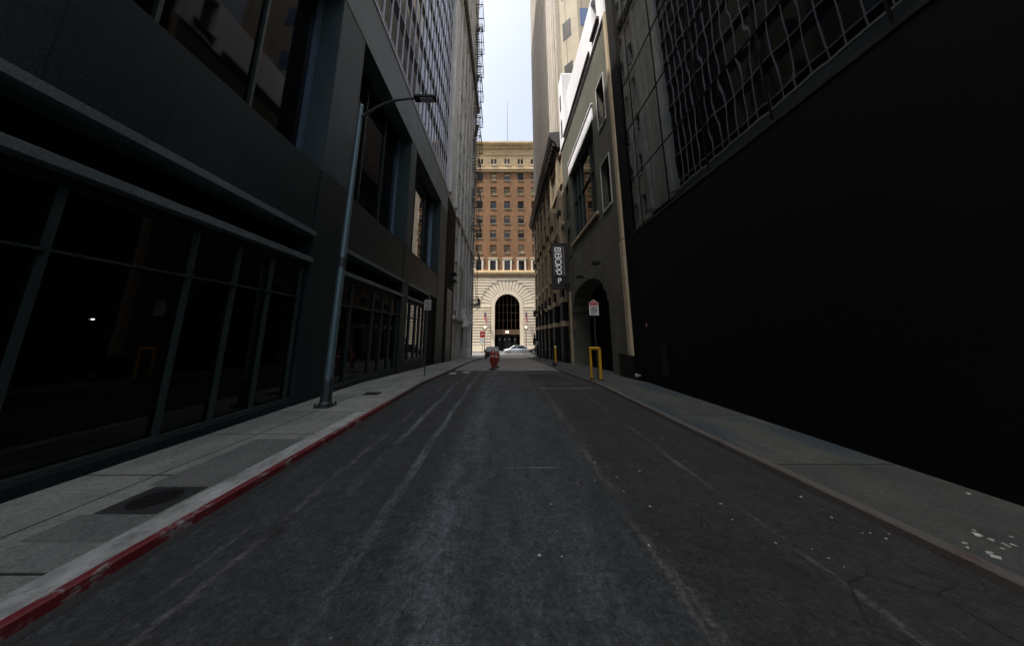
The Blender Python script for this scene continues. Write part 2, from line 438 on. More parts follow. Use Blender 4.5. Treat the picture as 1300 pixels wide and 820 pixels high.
# ------------------------------------------------------------------ ground profile
PR = [(-60,0),(11,0),(17.5,-.26),(23,-.46),(29,-.75),(37,-1.15),(45,-1.55),(49,-1.6),(200,-1.6)]
def g(y):
    for (a, za), (b, zb) in zip(PR, PR[1:]):
        if a <= y <= b:
            return za + (zb-za)*(y-a)/(b-a)
    return PR[-1][1]
ys = [-45,-20,-5,0,2,4,6,8,10,11,12.5,14,15.5,17.5,20,23,26,29,33,37,41,45]
def cl(y): return -2.9 + (0 if y < 40 else 0)
def cr(y):
    pts = [(-45,3.6),(2,3.5),(6,3.37),(12,3.24),(14,3.14),(45,3.1)]
    for (a, xa), (b, xb) in zip(pts, pts[1:]):
        if a <= y <= b: return xa+(xb-xa)*(y-a)/(b-a)
def sheet(name, xa, xb, yl, dz, mat, kind='structure', nx=1):
    m = MB()
    for y0, y1 in zip(yl, yl[1:]):
        fa = xa if callable(xa) else (lambda y: xa); fb = xb if callable(xb) else (lambda y: xb)
        m.quad((fa(y0), y0, g(y0)+dz), (fb(y0), y0, g(y0)+dz), (fb(y1), y1, g(y1)+dz), (fa(y1), y1, g(y1)+dz))
    o = m.build(name, mat, recalc=False)
    return tag(o, kind=kind)
gb = MB(); gb.quad((-500,-500,-1.9),(500,-500,-1.9),(500,600,-1.9),(-500,600,-1.9))
tag(gb.build('ground', m_ground, recalc=False), kind='structure')
ysA = [y for y in ys if y <= 17.5]; ysB = [y for y in ys if y >= 17.5] + [48.0]
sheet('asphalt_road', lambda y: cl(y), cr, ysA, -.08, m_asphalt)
sheet('concrete_road', lambda y: -2.9, lambda y: cr(min(y, 45)), ysB, -.08, m_apron)
# repair patches and seams in the road
def patch(name, x0, x1, y0, y1, mat, dz=-.076):
    sheet(name, x0, x1, [y0, (y0+y1)/2, y1], dz, mat)
m_patch = plain('newer_asphalt', (.026,.026,.027), .9, 0, .2, .3, 3, 120, .7)
m_seam = worn('pale_seam', (.16,.16,.15), (.05,.05,.05), .42, .55, 9, .9)
patch('road_patch', 1.05, 2.5, 10.6, 15.2, m_patch)
patch('road_seam', -.0, .74, 4.33, 4.36, m_seam)
patch('road_seam', 1.2, 2.9, 10.2, 10.35, m_seam)
patch('road_seam', 1.3, 2.6, 15.6, 15.75, m_seam)
# sidewalks: slabs with a curb body
def walk(name, xw, xc, mat):
    s = -1 if xw < 0 else 1
    m = MB()
    for y0, y1 in zip(ys, ys[1:]):
        m.quad((xw, y0, g(y0)), (xc(y0), y0, g(y0)), (xc(y1), y1, g(y1)), (xw, y1, g(y1)))
    return tag(m.build(name, mat, recalc=False), kind='structure')
walk('sidewalk', -5.6, lambda y: -2.93, m_sideL)
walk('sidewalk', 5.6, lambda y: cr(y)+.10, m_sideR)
def curb(name, xo, xi, yl, mat, h=0.004):
    m = MB()
    for y0, y1 in zip(yl, yl[1:]):
        s = 1 if xi(y0) > xo(y0) else -1
        e = .015*s
        prof0 = [(xo(y0), h), (xi(y0)-e, h), (xi(y0), h-.012), (xi(y0)+.008*s, -.085)]
        prof1 = [(xo(y1), h), (xi(y1)-e, h), (xi(y1), h-.012), (xi(y1)+.008*s, -.085)]
        for k in range(3):
            m.quad((prof0[k][0], y0, g(y0)+prof0[k][1]), (prof0[k+1][0], y0, g(y0)+prof0[k+1][1]), (prof1[k+1][0], y1, g(y1)+prof1[k+1][1]), (prof1[k][0], y1, g(y1)+prof1[k][1]))
        
    a = yl[-1]; m.quad((xo(a), a, g(a)+h), (xi(a), a, g(a)+h), (xi(a), a, g(a)-.085), (xo(a), a, g(a)-.085))
    return tag(m.build(name, mat, recalc=False), kind='structure')
m_darkcurb = stone('dark_kerb_stone', (.05,.05,.05), (.085,.085,.08), .85, .3, (.03,.03,.03))
curb('curb', lambda y: -2.965, lambda y: -2.9, [y for y in ys if y <= 8], m_red)
m_redfar = worn('faded_dark_red_paint', (.075,.012,.018), (.05,.048,.046), .42, .58, 5, .75)
curb('curb', lambda y: -2.965, lambda y: -2.9, [y for y in ys if 8 <= y <= 23], m_redfar)
curb('curb', lambda y: -2.965, lambda y: -2.9, [y for y in ys if y >= 23], m_darkcurb)
curb('curb', lambda y: cr(y)+.11, cr, [y for y in ys if y <= 11], m_redR)
curb('curb', lambda y: cr(y)+.11, cr, [y for y in ys if y >= 11], m_darkcurb)
sheet('curb_strip', -3.22, -2.965, [-45,-5,0,2,4,6.9], .004, m_white)
# gutter grime line
sheet('gutter', -2.895, -2.80, ysA, -.077, m_patch)
# cross street
cs = MB(); cs.quad((-90,48,-1.72),(90,48,-1.72),(90,59.3,-1.72),(-90,59.3,-1.72)); tag(cs.build('cross_street', m_street, recalc=False), kind='structure')
cw = MB(); cw.box(-90,90,59.3,62,-1.9,-1.6); tag(cw.build('far_sidewalk', m_apron), kind='structure')
for x0, x1 in ((-60,-2.9),(3.1,60)):
    q = MB(); q.box(x0,x1,45,48,-1.9,-1.6 if x0 < 0 else -1.603); tag(q.build('corner_sidewalk', m_apron), kind='structure')
ln = MB(); ln.box(-60,60,53.1,53.35,-1.72,-1.714); tag(ln.build('street_line', m_line), kind='structure')
ln = MB(); ln.box(-60,60,55.3,55.45,-1.72,-1.714); tag(ln.build('street_line', m_line), kind='structure')

# ------------------------------------------------------------------ 1. dark granite office building, left
A = empty('office_building', (-5, 8, 0), 'dark granite and glass office building along the left pavement with silver mullion curtain wall above', 'building')
b = MB(); b.box(-17,-6.3,-9,24.5,-.8,38); b.build('core', m_black, A)
b = MB(); b.box(-6.3,-5.3,-9,24.45,14.25,38); b.build('upper_wall', m_black, A)
piers = [(-9,-7.4),(-6,-4.6),(.75,2.15),(7.42,8.82),(14.33,15.25),(21.9,24.5)]
for y0, y1 in piers:
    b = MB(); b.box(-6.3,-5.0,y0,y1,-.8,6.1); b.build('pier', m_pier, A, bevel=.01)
    b = MB(); b.box(-6.3,-5.0,y0,y1,6.115,12.02); b.build('upper_pier', m_pier_lit, A, bevel=.01)
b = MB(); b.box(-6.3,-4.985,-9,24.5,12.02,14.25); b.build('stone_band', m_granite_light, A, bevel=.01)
b = MB(); b.box(-5.0,-4.94,-9,24.5,14.17,14.28); b.build('band_drip', m_fin, A)
bays = [(-7.4,-6),(-4.6,.75),(2.15,7.42),(8.82,14.33),(15.25,21.9)]
for i, (y0, y1) in enumerate(bays):
    near = y1 > 1
    ye = min(y1, 19.6)            # shopfront ends short of the last upper bay
    b = MB(); b.box(-6.3,-5.02,y0,y1,4.31,6.08); b.build('spandrel', m_granite, A)
    for za, zb in ((4.18,4.31),(3.47,3.60)):
        dz = -.0 
        b = MB(); b.box(-5.5,-4.93,y0+.02,(ye if i < 4 else 19.5)-.02 + (.5 if i == 5 else 0),za,zb); b.build('ledge', m_ledge, A, bevel=.006)
    if near and i < 4:
        b = MB(); b.box(-5.3,-4.935, y1+.48-.01 if i == 5 else y1-.02, y1+.5 if i==5 else y1, 3.60, 4.18)
    b = MB(); b.box(-6.3,-5.45,y0,ye,3.60,4.18); b.build('louvre_recess', m_black, A)
    b = MB(); b.box(-5.5,-5.12,y0,ye,3.32,3.47); b.build('lintel', m_pier, A)
    # ground glazing
    zb = .14 + (0 if y0 < 9 else .06) + (.10 if y0 > 15 else 0)
    b = MB(); b.box(-5.5,-5.02,y0,ye,-.8,zb); b.build('plinth', m_pier, A, bevel=.01)
    b = MB(); b.box(-5.5,-5.16,y0,ye,zb,3.4); b.build('shop_window', m_glassB if y0 > 15 else m_glassL, A)
    if y0 < 2: mu = [y0+.1+k*1.05 for k in range(int((y1-y0)/1.05)+1)]
    elif y0 < 3: mu = [2.3,3.17,4.7,5.52,6.36,7.30]
    elif y0 < 9: mu = [8.95,9.85,11.56,12.45,13.4,14.25]
    else: mu = [15.35,16.1,17.2,18.0,18.8,19.5]
    for y in mu:
        b = MB(); b.box(-5.17,-5.08,y-.02,y+.02,zb+.055,3.32); b.build('mullion', m_mull, A)
    b = MB(); b.box(-5.17,-5.075,y0,ye,2.56,2.59); b.build('transom', m_mull, A)
    b = MB(); b.box(-5.17,-5.05,y0,ye,zb,zb+.055); b.build('sill', m_mull, A)
    # upper recess glazing
    b = MB(); b.box(-6.3,-5.74,y0,y1,6.08,12.02); b.build('upper_window', m_glassB if y0 > 15 else m_glassU, A)
    b = MB(); b.box(-5.75,-5.60,y1-.14,y1-.02,6.08,12.0); b.build('window_frame', m_bluemull, A)
    b = MB(); b.box(-5.75,-5.60,y0,y1-.14,11.88,12.0); b.build('window_frame', m_mull, A)
    for k in (1, 2):
        y = y0 + (y1-y0)*k/3 + (.05 if k == 2 else 0)
        b = MB(); b.box(-5.75,-5.66,y-.03,y+.03,6.08,11.88); b.build('mullion', m_mull, A)
b = MB(); b.box(-6.3,-5.1,19.6,21.9,-.8,4.31); b.build('service_wall', m_black, A)
b = MB(); b.box(-6.3,-4.96,19.52,19.72,3.47,4.32); b.build('ledge_end', m_ledge, A)
b = MB(); b.tube([(-5.16,3.73,1.84),(-5.13,3.73,1.84)], .008, 8); b.build('glass_glint', m_glint, A)  # tiny glowing disc standing in for a reflected glint, no fitting here
# curtain wall
b = MB(); b.box(-5.3,-5.22,-9,24.4,14.25,38); b.build('curtain_glass', m_glassCW, A)
y = 24.3; 
while y > -8.9:
    b = MB(); b.box(-5.22,-5.155,y-.013,y+.013,14.28,38); b.build('mullion', m_fin, A); y -= .78
z = 15.0
k = 0
while z < 37.5:
    b = MB(); b.box(-5.22,-5.165,-9,24.4,z-.02,z+.02); b.build('transom', m_fin, A)
    b = MB(); b.box(-5.23,-5.205,-9,24.4,z-.75,z-.035); b.build('spandrel_glass', m_black, A)
    z += 2.5

# dark service annex beside it
S = empty('service_annex', (-5, 27, -.7), 'black windowless annex squeezed between the granite office building and the sooty stone building', 'building')
b = MB(); b.box(-9,-4.95,24.52,28.6,-.9,13.6); b.build('wall', m_black, S, bevel=.05)
b = MB(); b.box(-8.8,-5.0,24.55,28.55,13.6,13.9); b.build('roof', m_pier, S)
for z in (6.6,7.25):
    b = MB(); b.box(-4.95,-4.55,27.2,28.5,z,z+.16); b.build('vent_hood', m_pier, S, bevel=.02)
b = MB(); b.box(-4.95,-4.9,25.3,27.6,-.7,5.6); b.build('shutter', m_darksteel, S)

# ------------------------------------------------------------------ 2. sooty stone building with fire escape
B = empty('stone_building', (-5, 36, -1), 'tall sooty grey stone building with iron fire escape at the left end of the alley', 'building')
fnL = lambda u, v, w: (-5.0 - w, u, v)
ops = []
cols_ = [29.8, 32.6, 35.4, 38.6, 41.6, 44.4]
for y in cols_:
    for z in [4.2+4.95*k for k in range(15)]:
        if y < 29 and z < 14: continue
        ops.append((y-.5, y+.5, z, z+2.5))
ops2 = [(34.6,36.6,-1.3,2.6),(31.4,32.4,.4,2.4),(39.6,40.5,-.2,2.8),(42.2,43.0,-.2,2.8)]
ops = [o for o in ops]
m = MB(); m.grid(fnL, 24.5, 46, -1.9, 76, ops+ops2, .35)
m.box(-17,-5.36,24.53,45.97,-1.9,76)
m.build('wall', m_stoneL, B, recalc=False)
m = MB(); m.quad((-17,46,-1.9),(-5,46,-1.9),(-5,46,76),(-17,46,76)); m.quad((-17,24.5,14),(-5,24.5,14),(-5,24.5,76),(-17,24.5,76)); m.build('side_wall', m_stoneL, B, recalc=False)
for i, (a, b_, c, d) in enumerate(ops):
    m = MB(); m.box(-5.36,-5.31,a,b_,c,d); w = m.build('window', m_glassFar if random.random() < .75 else m_blind2, B)
    if c < 60:
        m = MB(); m.box(-5.30,-5.24,a,b_,c+1.22,c+1.3); m.box(-5.30,-5.24,a,a+.07,c,d); m.box(-5.30,-5.24,b_-.07,b_,c,d); m.build('sash', m_greypanel, w)
        m = MB(); m.box(-5.1,-4.86,a-.12,b_+.12,c-.16,c-.01); m.build('sill', m_stoneL2, w)
for a, b_, c, d in ops2:
    m = MB(); m.box(-5.36,-5.3,a,b_,c,d); m.build('door', m_blackstone, B)
for y in (24.95, 28.3, 31.2, 34.0, 37.0, 40.1, 43.0, 45.7):
    m = MB(); m.box(-5.0,-4.82,y-.3,y+.3,14.3 if y < 30 else 3.4,39.4); m.box(-5.0,-4.82,y-.3,y+.3,40.7,75); m.build('pilaster', m_stoneL2, B, bevel=.03)
for z in (3.1, 13.55, 39.4, 58):
    m = MB(); m.box(-5.0,-4.72,28.62 if z < 14 else 24.5,46,z,z+.35); m.build('string_course', m_stoneL2, B, bevel=.03)
# dentilled belt cornice
m = MB()
m.box(-5.0,-4.35,24.5,46.3,40.6,40.95)
y = 24.6
while y < 46:
    m.box(-4.8,-4.42,y,y+.22,40.15,40.6); y += .45
m.build('belt_cornice', m_iron, B)
# hood over the side door
m = MB()
m.prism([(34.4,2.7),(36.8,2.7),(36.3,4.6),(34.9,4.6)], lambda u, v, d: (-5.0 + d*(1.0 if v < 3 else .3), u, v), 0, .75)
m.build('door_hood', m_greypanel, B)
m = MB(); m.box(-5.0,-4.1,34.2,37.0,2.5,2.7); m.build('door_canopy', m_stoneL2, B)
# fire escape
F = empty('fire_escape', (-5, 43, 5), 'rusty iron fire escape with stacked balconies and ladders on the sooty stone building', 'fire escape')
levels = [5.9,12.3,17.4,22.2,27.2,32.2,37.3,42.4,47.5,52.6,57.8]
for li, z in enumerate(levels):
    y0, y1, x1 = 41.0, 45.6, -3.7
    P = MB()
    for k in range(7):
        x = -4.95+k*(x1+4.95)/6; P.box(x-.025,x+.025,y0,y1,z-.05,z)
    for y in (y0,(y0+y1)/2,y1): P.box(-4.98,x1,y-.05,y+.05,z-.16,z-.05)
    pf = P.build('balcony', m_iron, F)
    Q = MB()
    for h in (.45,.95):
        Q.tube([(-4.98,y0,z+h),(x1,y0,z+h),(x1,y1,z+h),(-4.98,y1,z+h)], .035, 5)
    yy = y0
    while yy <= y1+.01: Q.tube([(x1,yy,z-.05),(x1,yy,z+.97)], .018, 4); yy += .38
    for k in range(4):
        x = -4.9+k*.32
        for y in (y0,y1): Q.tube([(x,y,z-.05),(x,y,z+.97)], .018, 4)
    Q.build('railing', m_iron, pf)
    K = MB()
    for y in (y0+.15,y1-.15): K.tube([(x1+.1,y,z-.1),(-4.98,y,z-1.0)], .035, 5)
    K.build('bracket', m_iron, pf)
    if li < len(levels)-1:
        z2 = levels[li+1]
        S_ = MB()
        a0, a1 = (y0+.5, y1-.6) if li % 2 else (y1-.5, y0+.6)
        for x in (-4.85,-4.3):
            S_.tube([(x,a0,z),(x,a1,z2)], .03, 5)
        for k in range(1, 18):
            f = k/18; S_.box(-4.85,-4.3,a0+(a1-a0)*f-.08,a0+(a1-a0)*f+.08,z+(z2-z)*f-.012,z+(z2-z)*f+.012)
        S_.build('stair', m_iron, F)
S_ = MB(); 
for y in (45.1,45.5): S_.tube([(-4.2,y,5.9),(-4.2,y,59)], .03, 5)
for k in range(0, 150): S_.tube([(-4.2,45.1,6.1+k*.35),(-4.2,45.5,6.1+k*.35)], .014, 4, False)
S_.build('ladder', m_iron, F)
dp = MB(); dp.tube([(-4.9,45.85,-1.5),(-4.9,45.85,62)], .09, 8); dp.build('downpipe', m_iron, B)

# ------------------------------------------------------------------ 3. far brick hotel across the cross street
H = empty('brick_hotel', (.67, 62, -1.6), 'tall orange brick building with cream stone arched entrance facing down the alley', 'building')
fnF = lambda u, v, w: (u, 62.0 + w, v)
X0, X1 = -16.0, 7.56
CX = .67
wcols = [CX+3.07*k for k in range(-5, 3)]
rows = [36.2,32.75,29.3,25.8,22.45,19.05]
bops = []
for x in wcols:
    for z in rows: bops.append((x-.68, x+.68, z, z+1.85))
wops = [(x-.62, x+.62, 15.25, 17.35) for x in wcols]
m = MB(); m.grid(fnF, X0, X1, 15.15, 38.35, bops+wops, .35); m.build('brick_wall', m_brick, H, recalc=False)
m = MB(); m.box(X0,12,62.9,80,-1.9,45.4); m.build('core', m_black, H)
for i, (a, b_, c, d) in enumerate(bops):
    ri = rows.index(c); ci = i // len(rows)
    kind = {0: [1,2,1,0,1,3,0,2], 1: [2,1,2,2,2,2,2,1], 2: [0]*8, 3: [3]*8, 4: [3]*8, 5: [2,1,1,2,2,2,1,2]}[ri][ci]
    m = MB()
    m.box(a,b_,62.30,62.36,c,d)
    w = m.build('window', {0: m_glassFar, 1: m_blind, 2: m_blind2, 3: m_glassFar}[kind], H)
    m = MB(); m.box(a,a+.07,62.22,62.3,c,d); m.box(b_-.07,b_,62.22,62.3,c,d); m.box(a,b_,62.22,62.3,d-.07,d); m.box(a,b_,62.22,62.3,c,c+.07); m.box(a,b_,62.22,62.3,(c+d)/2-.035,(c+d)/2+.035); m.build('frame', m_brownframe, w)
    m = MB(); m.box(a-.08,b_+.08,61.9,62.1,c-.17,c-.0); m.build('sill', m_tan, w)
    if kind == 3:
        m = MB(); m.box(a+.07,b_-.07,62.275,62.295,d-.62,d-.08); m.build('blind', m_blind, w)
for i, (a, b_, c, d) in enumerate(wops):
    m = MB(); m.box(a,b_,62.30,62.36,c,d); w = m.build('window', m_glassFar, H)
    m = MB(); m.box(a,a+.06,62.22,62.3,c,d); m.box(b_-.06,b_,62.22,62.3,c,d); m.box(a,b_,62.22,62.3,1.0*(c+d)/2-.03,(c+d)/2+.03); m.build('frame', m_brownframe, w)
    m = MB(); m.box(a-.38,a-.002,61.82,62.02,c-.1,d+.38); m.box(b_+.002,b_+.38,61.82,62.02,c-.1,d+.38); m.box(a-.002,b_+.002,61.82,62.02,d+.002,d+.38); m.box(a-.5,b_+.5,61.75,62.02,d+.38,d+.56); m.build('surround', m_whiteframe, w)
# cream belt above the base
m = MB(); m.box(X0,12,61.45,62.3,14.55,14.95); m.box(X0,12,61.62,62.3,14.95,15.13); m.box(X0,12,61.7,62.3,14.2,14.55); m.build('belt_course', m_creamtop, H, bevel=.02)
# arched base
r0, zs, zb = 2.62, 7.45, -1.6
def arch_half(z, r):
    if z <= zs: return r
    q = r*r-(z-zs)**2
    return math.sqrt(q) if q > 0 else 0
m = MB()
n = 28
bot = [(X0, zb), (CX-r0, zb)]
outline = [(CX - r0*math.cos(math.pi*k/n), zs + r0*math.sin(math.pi*k/n)) for k in range(n+1)]
m.quad(fnF(X0,zb,0), fnF(CX-r0,zb,0), fnF(CX-r0,zs,0), fnF(X0,zs,0))
m.quad(fnF(CX+r0,zb,0), fnF(12,zb,0), fnF(12,zs,0), fnF(CX+r0,zs,0))
m.quad(fnF(X0,zs,0), fnF(CX-r0,zs,0), fnF(CX-r0,14.2,0), fnF(X0,14.2,0))
m.quad(fnF(CX+r0,zs,0), fnF(12,zs,0), fnF(12,14.2,0), fnF(CX+r0,14.2,0))
for (ua, va), (ub, vb) in zip(outline, outline[1:]):
    m.quad(fnF(ua,va,0), fnF(ub,vb,0), fnF(ub,14.2,0), fnF(ua,14.2,0))
    m.quad(fnF(ua,va,0), fnF(ub,vb,0), fnF(ub,vb,.9), fnF(ua,va,.9))
for s in (-1, 1):
    x = CX+s*r0; m.quad(fnF(x,zb,0), fnF(x,zs,0), fnF(x,zs,.9), fnF(x,zb,.9))
m.build('base_wall', m_groove, H, recalc=False)
# smooth arch ring
m = MB(); ra, rb = r0, r0+.75
pa = [(CX-ra, zb)] + [(CX-ra*math.cos(math.pi*k/n), zs+ra*math.sin(math.pi*k/n)) for k in range(n+1)] + [(CX+ra, zb)]
pb = [(CX-rb, zb)] + [(CX-rb*math.cos(math.pi*k/n), zs+rb*math.sin(math.pi*k/n)) for k in range(n+1)] + [(CX+rb, zb)]
for k in range(len(pa)-1):
    m.prism([pa[k], pa[k+1], pb[k+1], pb[k]], lambda u, v, d: (u, 62.0-d, v), .0, .24)
m.build('arch_ring', m_rust, H)
# voussoirs
m = MB(); nv = 21
for k in range(nv):
    t0 = math.pi*(k+.09)/nv; t1 = math.pi*(k+.91)/nv; tm = (t0+t1)/2
    ro = 5.7
    if abs(k-nv//2) <= 1: ro = 6.05
    pts = []
    for r_, tt in ((rb+.04, t0), (rb+.04, t1), (ro, t1), (ro, t0)):
        pts.append((CX-r_*math.cos(tt), min(13.7, zs+r_*math.sin(tt))))
    m.prism(pts, lambda u, v, d: (u, 62.0-d, v), 0, .2)
m.build('voussoirs', m_rust, H)
# rusticated courses
m = MB(); z = zb+1.3; ch = .58
m.box(X0,CX-rb-.05,61.72,62,zb,zb+1.2); m.box(CX+rb+.05,12,61.72,62,zb,zb+1.2)
while z < 13.6:
    zt = min(z+ch-.17, 14.15)
    hh = max(arch_half(z, rb), arch_half(zt, rb)) if z < zs else arch_half(z+.2, 5.6)
    if z >= zs: hh = max(hh, 0)
    hh += .06
    xl, xr = CX-hh, CX+hh
    if z < zs or hh > .5:
        m.box(X0,xl,61.72,62,z,zt); m.box(xr,12,61.72,62,z,zt)
    else: m.box(X0,12,61.72,62,z,zt)
    z += ch
m.build('rusticated_courses', m_rust, H, bevel=.0)
# quoined cream end pavilion
m = MB(); m.box(7.56,12,61.9,62.9,15.15,38.3); z = 15.2
while z < 38: m.box(7.58,12.03,61.76,61.9,z,z+.5); z += .62
m.build('end_quoins', m_rust, H)
# entrance glazing
m = MB(); m.box(CX-3,CX+3,62.9,62.95,zb,10.4); gl = m.build('entrance_glass', m_glassFar, H)
m = MB()
for k in range(-3, 4): m.box(CX+k*.87-.04,CX+k*.87+.04,62.8,62.88,3.0,10.3)
for z in (4.6,6.2,7.8): m.box(CX-2.6,CX+2.6,62.8,62.87,z,z+.07)
m.build('entrance_frame', m_brownframe, H)
m = MB(); m.box(CX-2.62,CX+2.62,62.5,62.89,1.7,2.75); m.build('transom_band', m_tan if False else m_brownframe, H)
m = MB(); m.box(CX-.32,CX+.28,62.42,62.5,2.0,2.45); m.build('entrance_lamp', m_glow, H)
for k in (-1.6,-.5,.4,1.6):
    m = MB(); m.box(CX+k-.45,CX+k+.45,62.78,62.88,zb,1.6); d_ = m.build('door', m_blackstone, H)
    m = MB(); m.box(CX+k-.06,CX+k+.06,62.7,62.77,.55,.85); m.build('door_plate', m_greypanel, d_)
# cream crown storey
pairs = []
for x in wcols: 
    pairs += [(x-.62, x-.12, 40.35, 41.7), (x+.12, x+.62, 40.35, 41.7)]
m = MB(); m.grid(fnF, X0, 12, 38.9, 42.6, pairs, .3); m.build('crown_wall', m_creamtop, H, recalc=False)
for a, b_, c, d in pairs:
    m = MB(); m.box(a,b_,62.26,62.3,c,d); m.build('crown_window', m_glassFar, H)
    # arched head fills the square corners
    m = MB(); cxx = (a+b_)/2; rr_ = (b_-a)/2
    for s in (-1, 1):
        pts = [(cxx+s*rr_, d), (cxx+s*rr_, d-rr_)] + [(cxx+s*rr_*math.cos(t*math.pi/12), d-rr_+rr_*math.sin(t*math.pi/12)) for t in range(1, 7)]
        m.prism(pts, lambda u, v, q: (u, 62.0+q, v), -.02, .2)
    m.build('arch_head', m_creamtop, H)
m = MB()
for x in wcols:
    for k in range(5): m.box(x-.6+k*.27,x-.46+k*.27,61.85,61.99,39.15,39.95)
    m.box(x-.75,x+.75,61.75,61.99,39.97,40.15); m.box(x-.75,x+.75,61.8,61.99,39.0,39.13)
m.build('balustrades', m_cream, H)
m = MB(); m.box(X0,12,61.7,62.3,38.35,38.62); 
x = X0
while x < 10.5: m.box(x,x+.16,61.6,61.75,38.66,38.86); x += .33
m.box(X0,12,61.55,62.3,38.87,38.98)
m.build('dentil_band', m_creamtop, H)
m = MB(); m.box(X0,12,61.8,62.3,42.6,42.8); m.box(X0,12,62,62.5,42.8,44.3)
for x in wcols: m.tube([(x,61.9,43.5),(x,62.05,43.5)], .28, 14)
m.build('frieze', m_creamtop, H)
m = MB(); m.box(X0,12.2,61.5,62.6,44.3,44.6); m.box(X0,12.4,61.1,62.7,44.85,45.15); m.box(X0,12.5,60.9,62.8,45.15,45.55)
x = X0
while x < 10.8: m.box(x,x+.2,61.25,61.6,44.6,44.85); x += .42
m.build('cornice', m_creamtop, H)
m = MB(); m.tube([(.87,70,45.4),(.87,70,56),(.87,70,64.5)], [.09,.06,.03], 6); m.build('roof_mast', m_iron, H)
# flags on the facade
def flag(x, z, lab):
    f = empty('flag', (x, 61.8, z), lab, 'flag', 'flags on the arched facade')
    m = MB(); m.tube([(x,61.86,z-.9),(x+.1,60.2,z+1.3)], .04, 6); m.build('flagpole', m_iron, f)
    cl_ = MB(); cr_ = MB(); cb_ = MB()
    for k in range(9):
        tgt = cr_ if k % 2 == 0 else cl_
        u0 = k*.15
        for j in range(8):
            w0 = .07*math.sin(j*1.3+k*.4); w1 = .07*math.sin((j+1)*1.3+k*.4)
            za = z+1.2-j*.2 - u0*.9; zb_ = z+1.2-(j+1)*.2 - u0*.9
            tt = cb_ if (k < 4 and j < 3) else tgt
            ya = 60.3+u0*.9
            tt.box(x-.30+u0*.35+w0, x-.27+u0*.35+w0+.14, ya, ya+.03, zb_, za)
    for mm, nm, mt in ((cr_, 'red_stripes', m_flagred), (cl_, 'white_stripes', m_flagwhite), (cb_, 'canton', m_flagblue)):
        mm.build(nm, mt, f)
flag(-3.75, 5.0, 'striped flag hanging from the cream facade left of the arched doorway')
flag(4.6, 5.0, 'striped flag hanging from the cream facade right of the arched doorway')

# globe street lamps on the far pavement
def globe_lamp(x, y, lab):
    p = empty('street_lamp', (x, y, -1.6), lab, 'street lamp', 'globe lamps on the far pavement')
    m = MB(); m.lathe(x, y, [(.16,-1.6),(.16,-1.35),(.08,-1.1),(.06,0),(.05,2.55),(.09,2.6),(.09,2.66)]); m.build('post', m_ironcast, p)
    m = MB(); m.tube([(x-.42,y,2.72),(x+.42,y,2.72)], .035, 6); m.box(x-.5,x+.5,y-.1,y+.1,2.74,2.82); m.build('crossarm', m_ironcast, p)
    m = MB(); m.lathe(x, y, [(.03,2.83),(.16,2.9),(.21,3.05),(.16,3.2),(.03,3.28)], 16); m.build('globe', m_globe, p)
    return p
globe_lamp(-3.72, 59.8-1.9, 'globe street lamp left of the far arched doorway, behind the red round sign')
globe_lamp(4.22, 59.8-1.9, 'globe street lamp right of the far arched doorway, behind the silver sedan')

# red sign with grey plate on the far corner
p = empty('street_sign', (-3.98, 55.0, -1.72), 'red round symbol sign over a grey plate at the far crossing', 'sign')
m = MB(); m.tube([(-3.98,55,-1.6),(-3.98,55,2.3)], .04, 8); m.build('post', m_darksteel, p)
m = MB(); m.box(-4.42,-3.54,54.92,54.95,1.15,2.25); m.build('red_panel', m_signred, p)
m = MB(); m.tube([(-3.98,54.91,1.7),(-3.98,54.90,1.7)], .36, 24); m.build('disc', plain('dull_red', (.22,.015,.02), .5), p)
m = MB(); m.box(-4.22,-3.74,54.885,54.897,1.65,1.75); m.build('bar', m_reflect, p)
m = MB(); m.box(-4.40,-3.56,54.92,54.95,.1,1.1); m.build('grey_plate', m_greypanel, p)

# ------------------------------------------------------------------ 4. right: black glass building
K = empty('glass_building', (5.1, 5, 0), 'black building on the right with blank dark base and wavy mirror glass above', 'building')
m = MB(); m.box(5.25,26,-9,11.9,-.3,24); m.build('core', m_black, K)
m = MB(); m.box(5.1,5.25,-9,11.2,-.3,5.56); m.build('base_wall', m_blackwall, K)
m = MB(); m.box(5.08,5.25,11.2,11.92,-.3,24); m.build('corner_pier', m_black, K)
m = MB(); m.box(5.085,5.25,-9,11.2,5.56,5.64); m.build('sill_trim', plain('dark_trim', (.02,.02,.02), .5, .5), K)
ye_ = [11.2,10.4,8.6,6.8,5.0,3.2,1.4,-.4,-3.2,-6,-9]; ze_ = [5.64,7.75,10.0,12.2,14.9,17.3,19.7,22.1,24]
random.seed(5)
for ya, yb in zip(ye_, ye_[1:]):
    for za, zb2 in zip(ze_, ze_[1:]):
        o_ = [random.uniform(0, .007) for _ in range(3)]; o_.append(o_[0]+o_[2]-o_[1])
        c_ = [(yb,za),(ya,za),(ya,zb2),(yb,zb2)]
        m = MB(); m.add([(5.166+o_[k], c_[k][0], c_[k][1]) for k in range(4)] + [(5.24, c_[k][0], c_[k][1]) for k in range(4)], [(0,1,2,3),(7,6,5,4),(0,4,5,1),(1,5,6,2),(2,6,7,3),(3,7,4,0)])
        m.build('mirror_pane', m_glassR, K)
for z in (7.75,10.0,12.2,14.9,17.3,19.7,22.1,23):
    m = MB(); m.box(5.15,5.17,-9,11.2,z-.012,z+.012); m.build('joint', m_black, K)
for y in (10.4,8.6,6.8,5.0,3.2,1.4,-.4,-3.2):
    m = MB(); m.box(5.152,5.17,y-.01,y+.01,5.64,24); m.build('joint', m_black, K)
m = MB(); m.tube([(5.09,10.7,1.93),(5.09,10.7,2.06)], .02, 8); m.build('indicator_lamp', m_orangelamp, K)
m = MB()
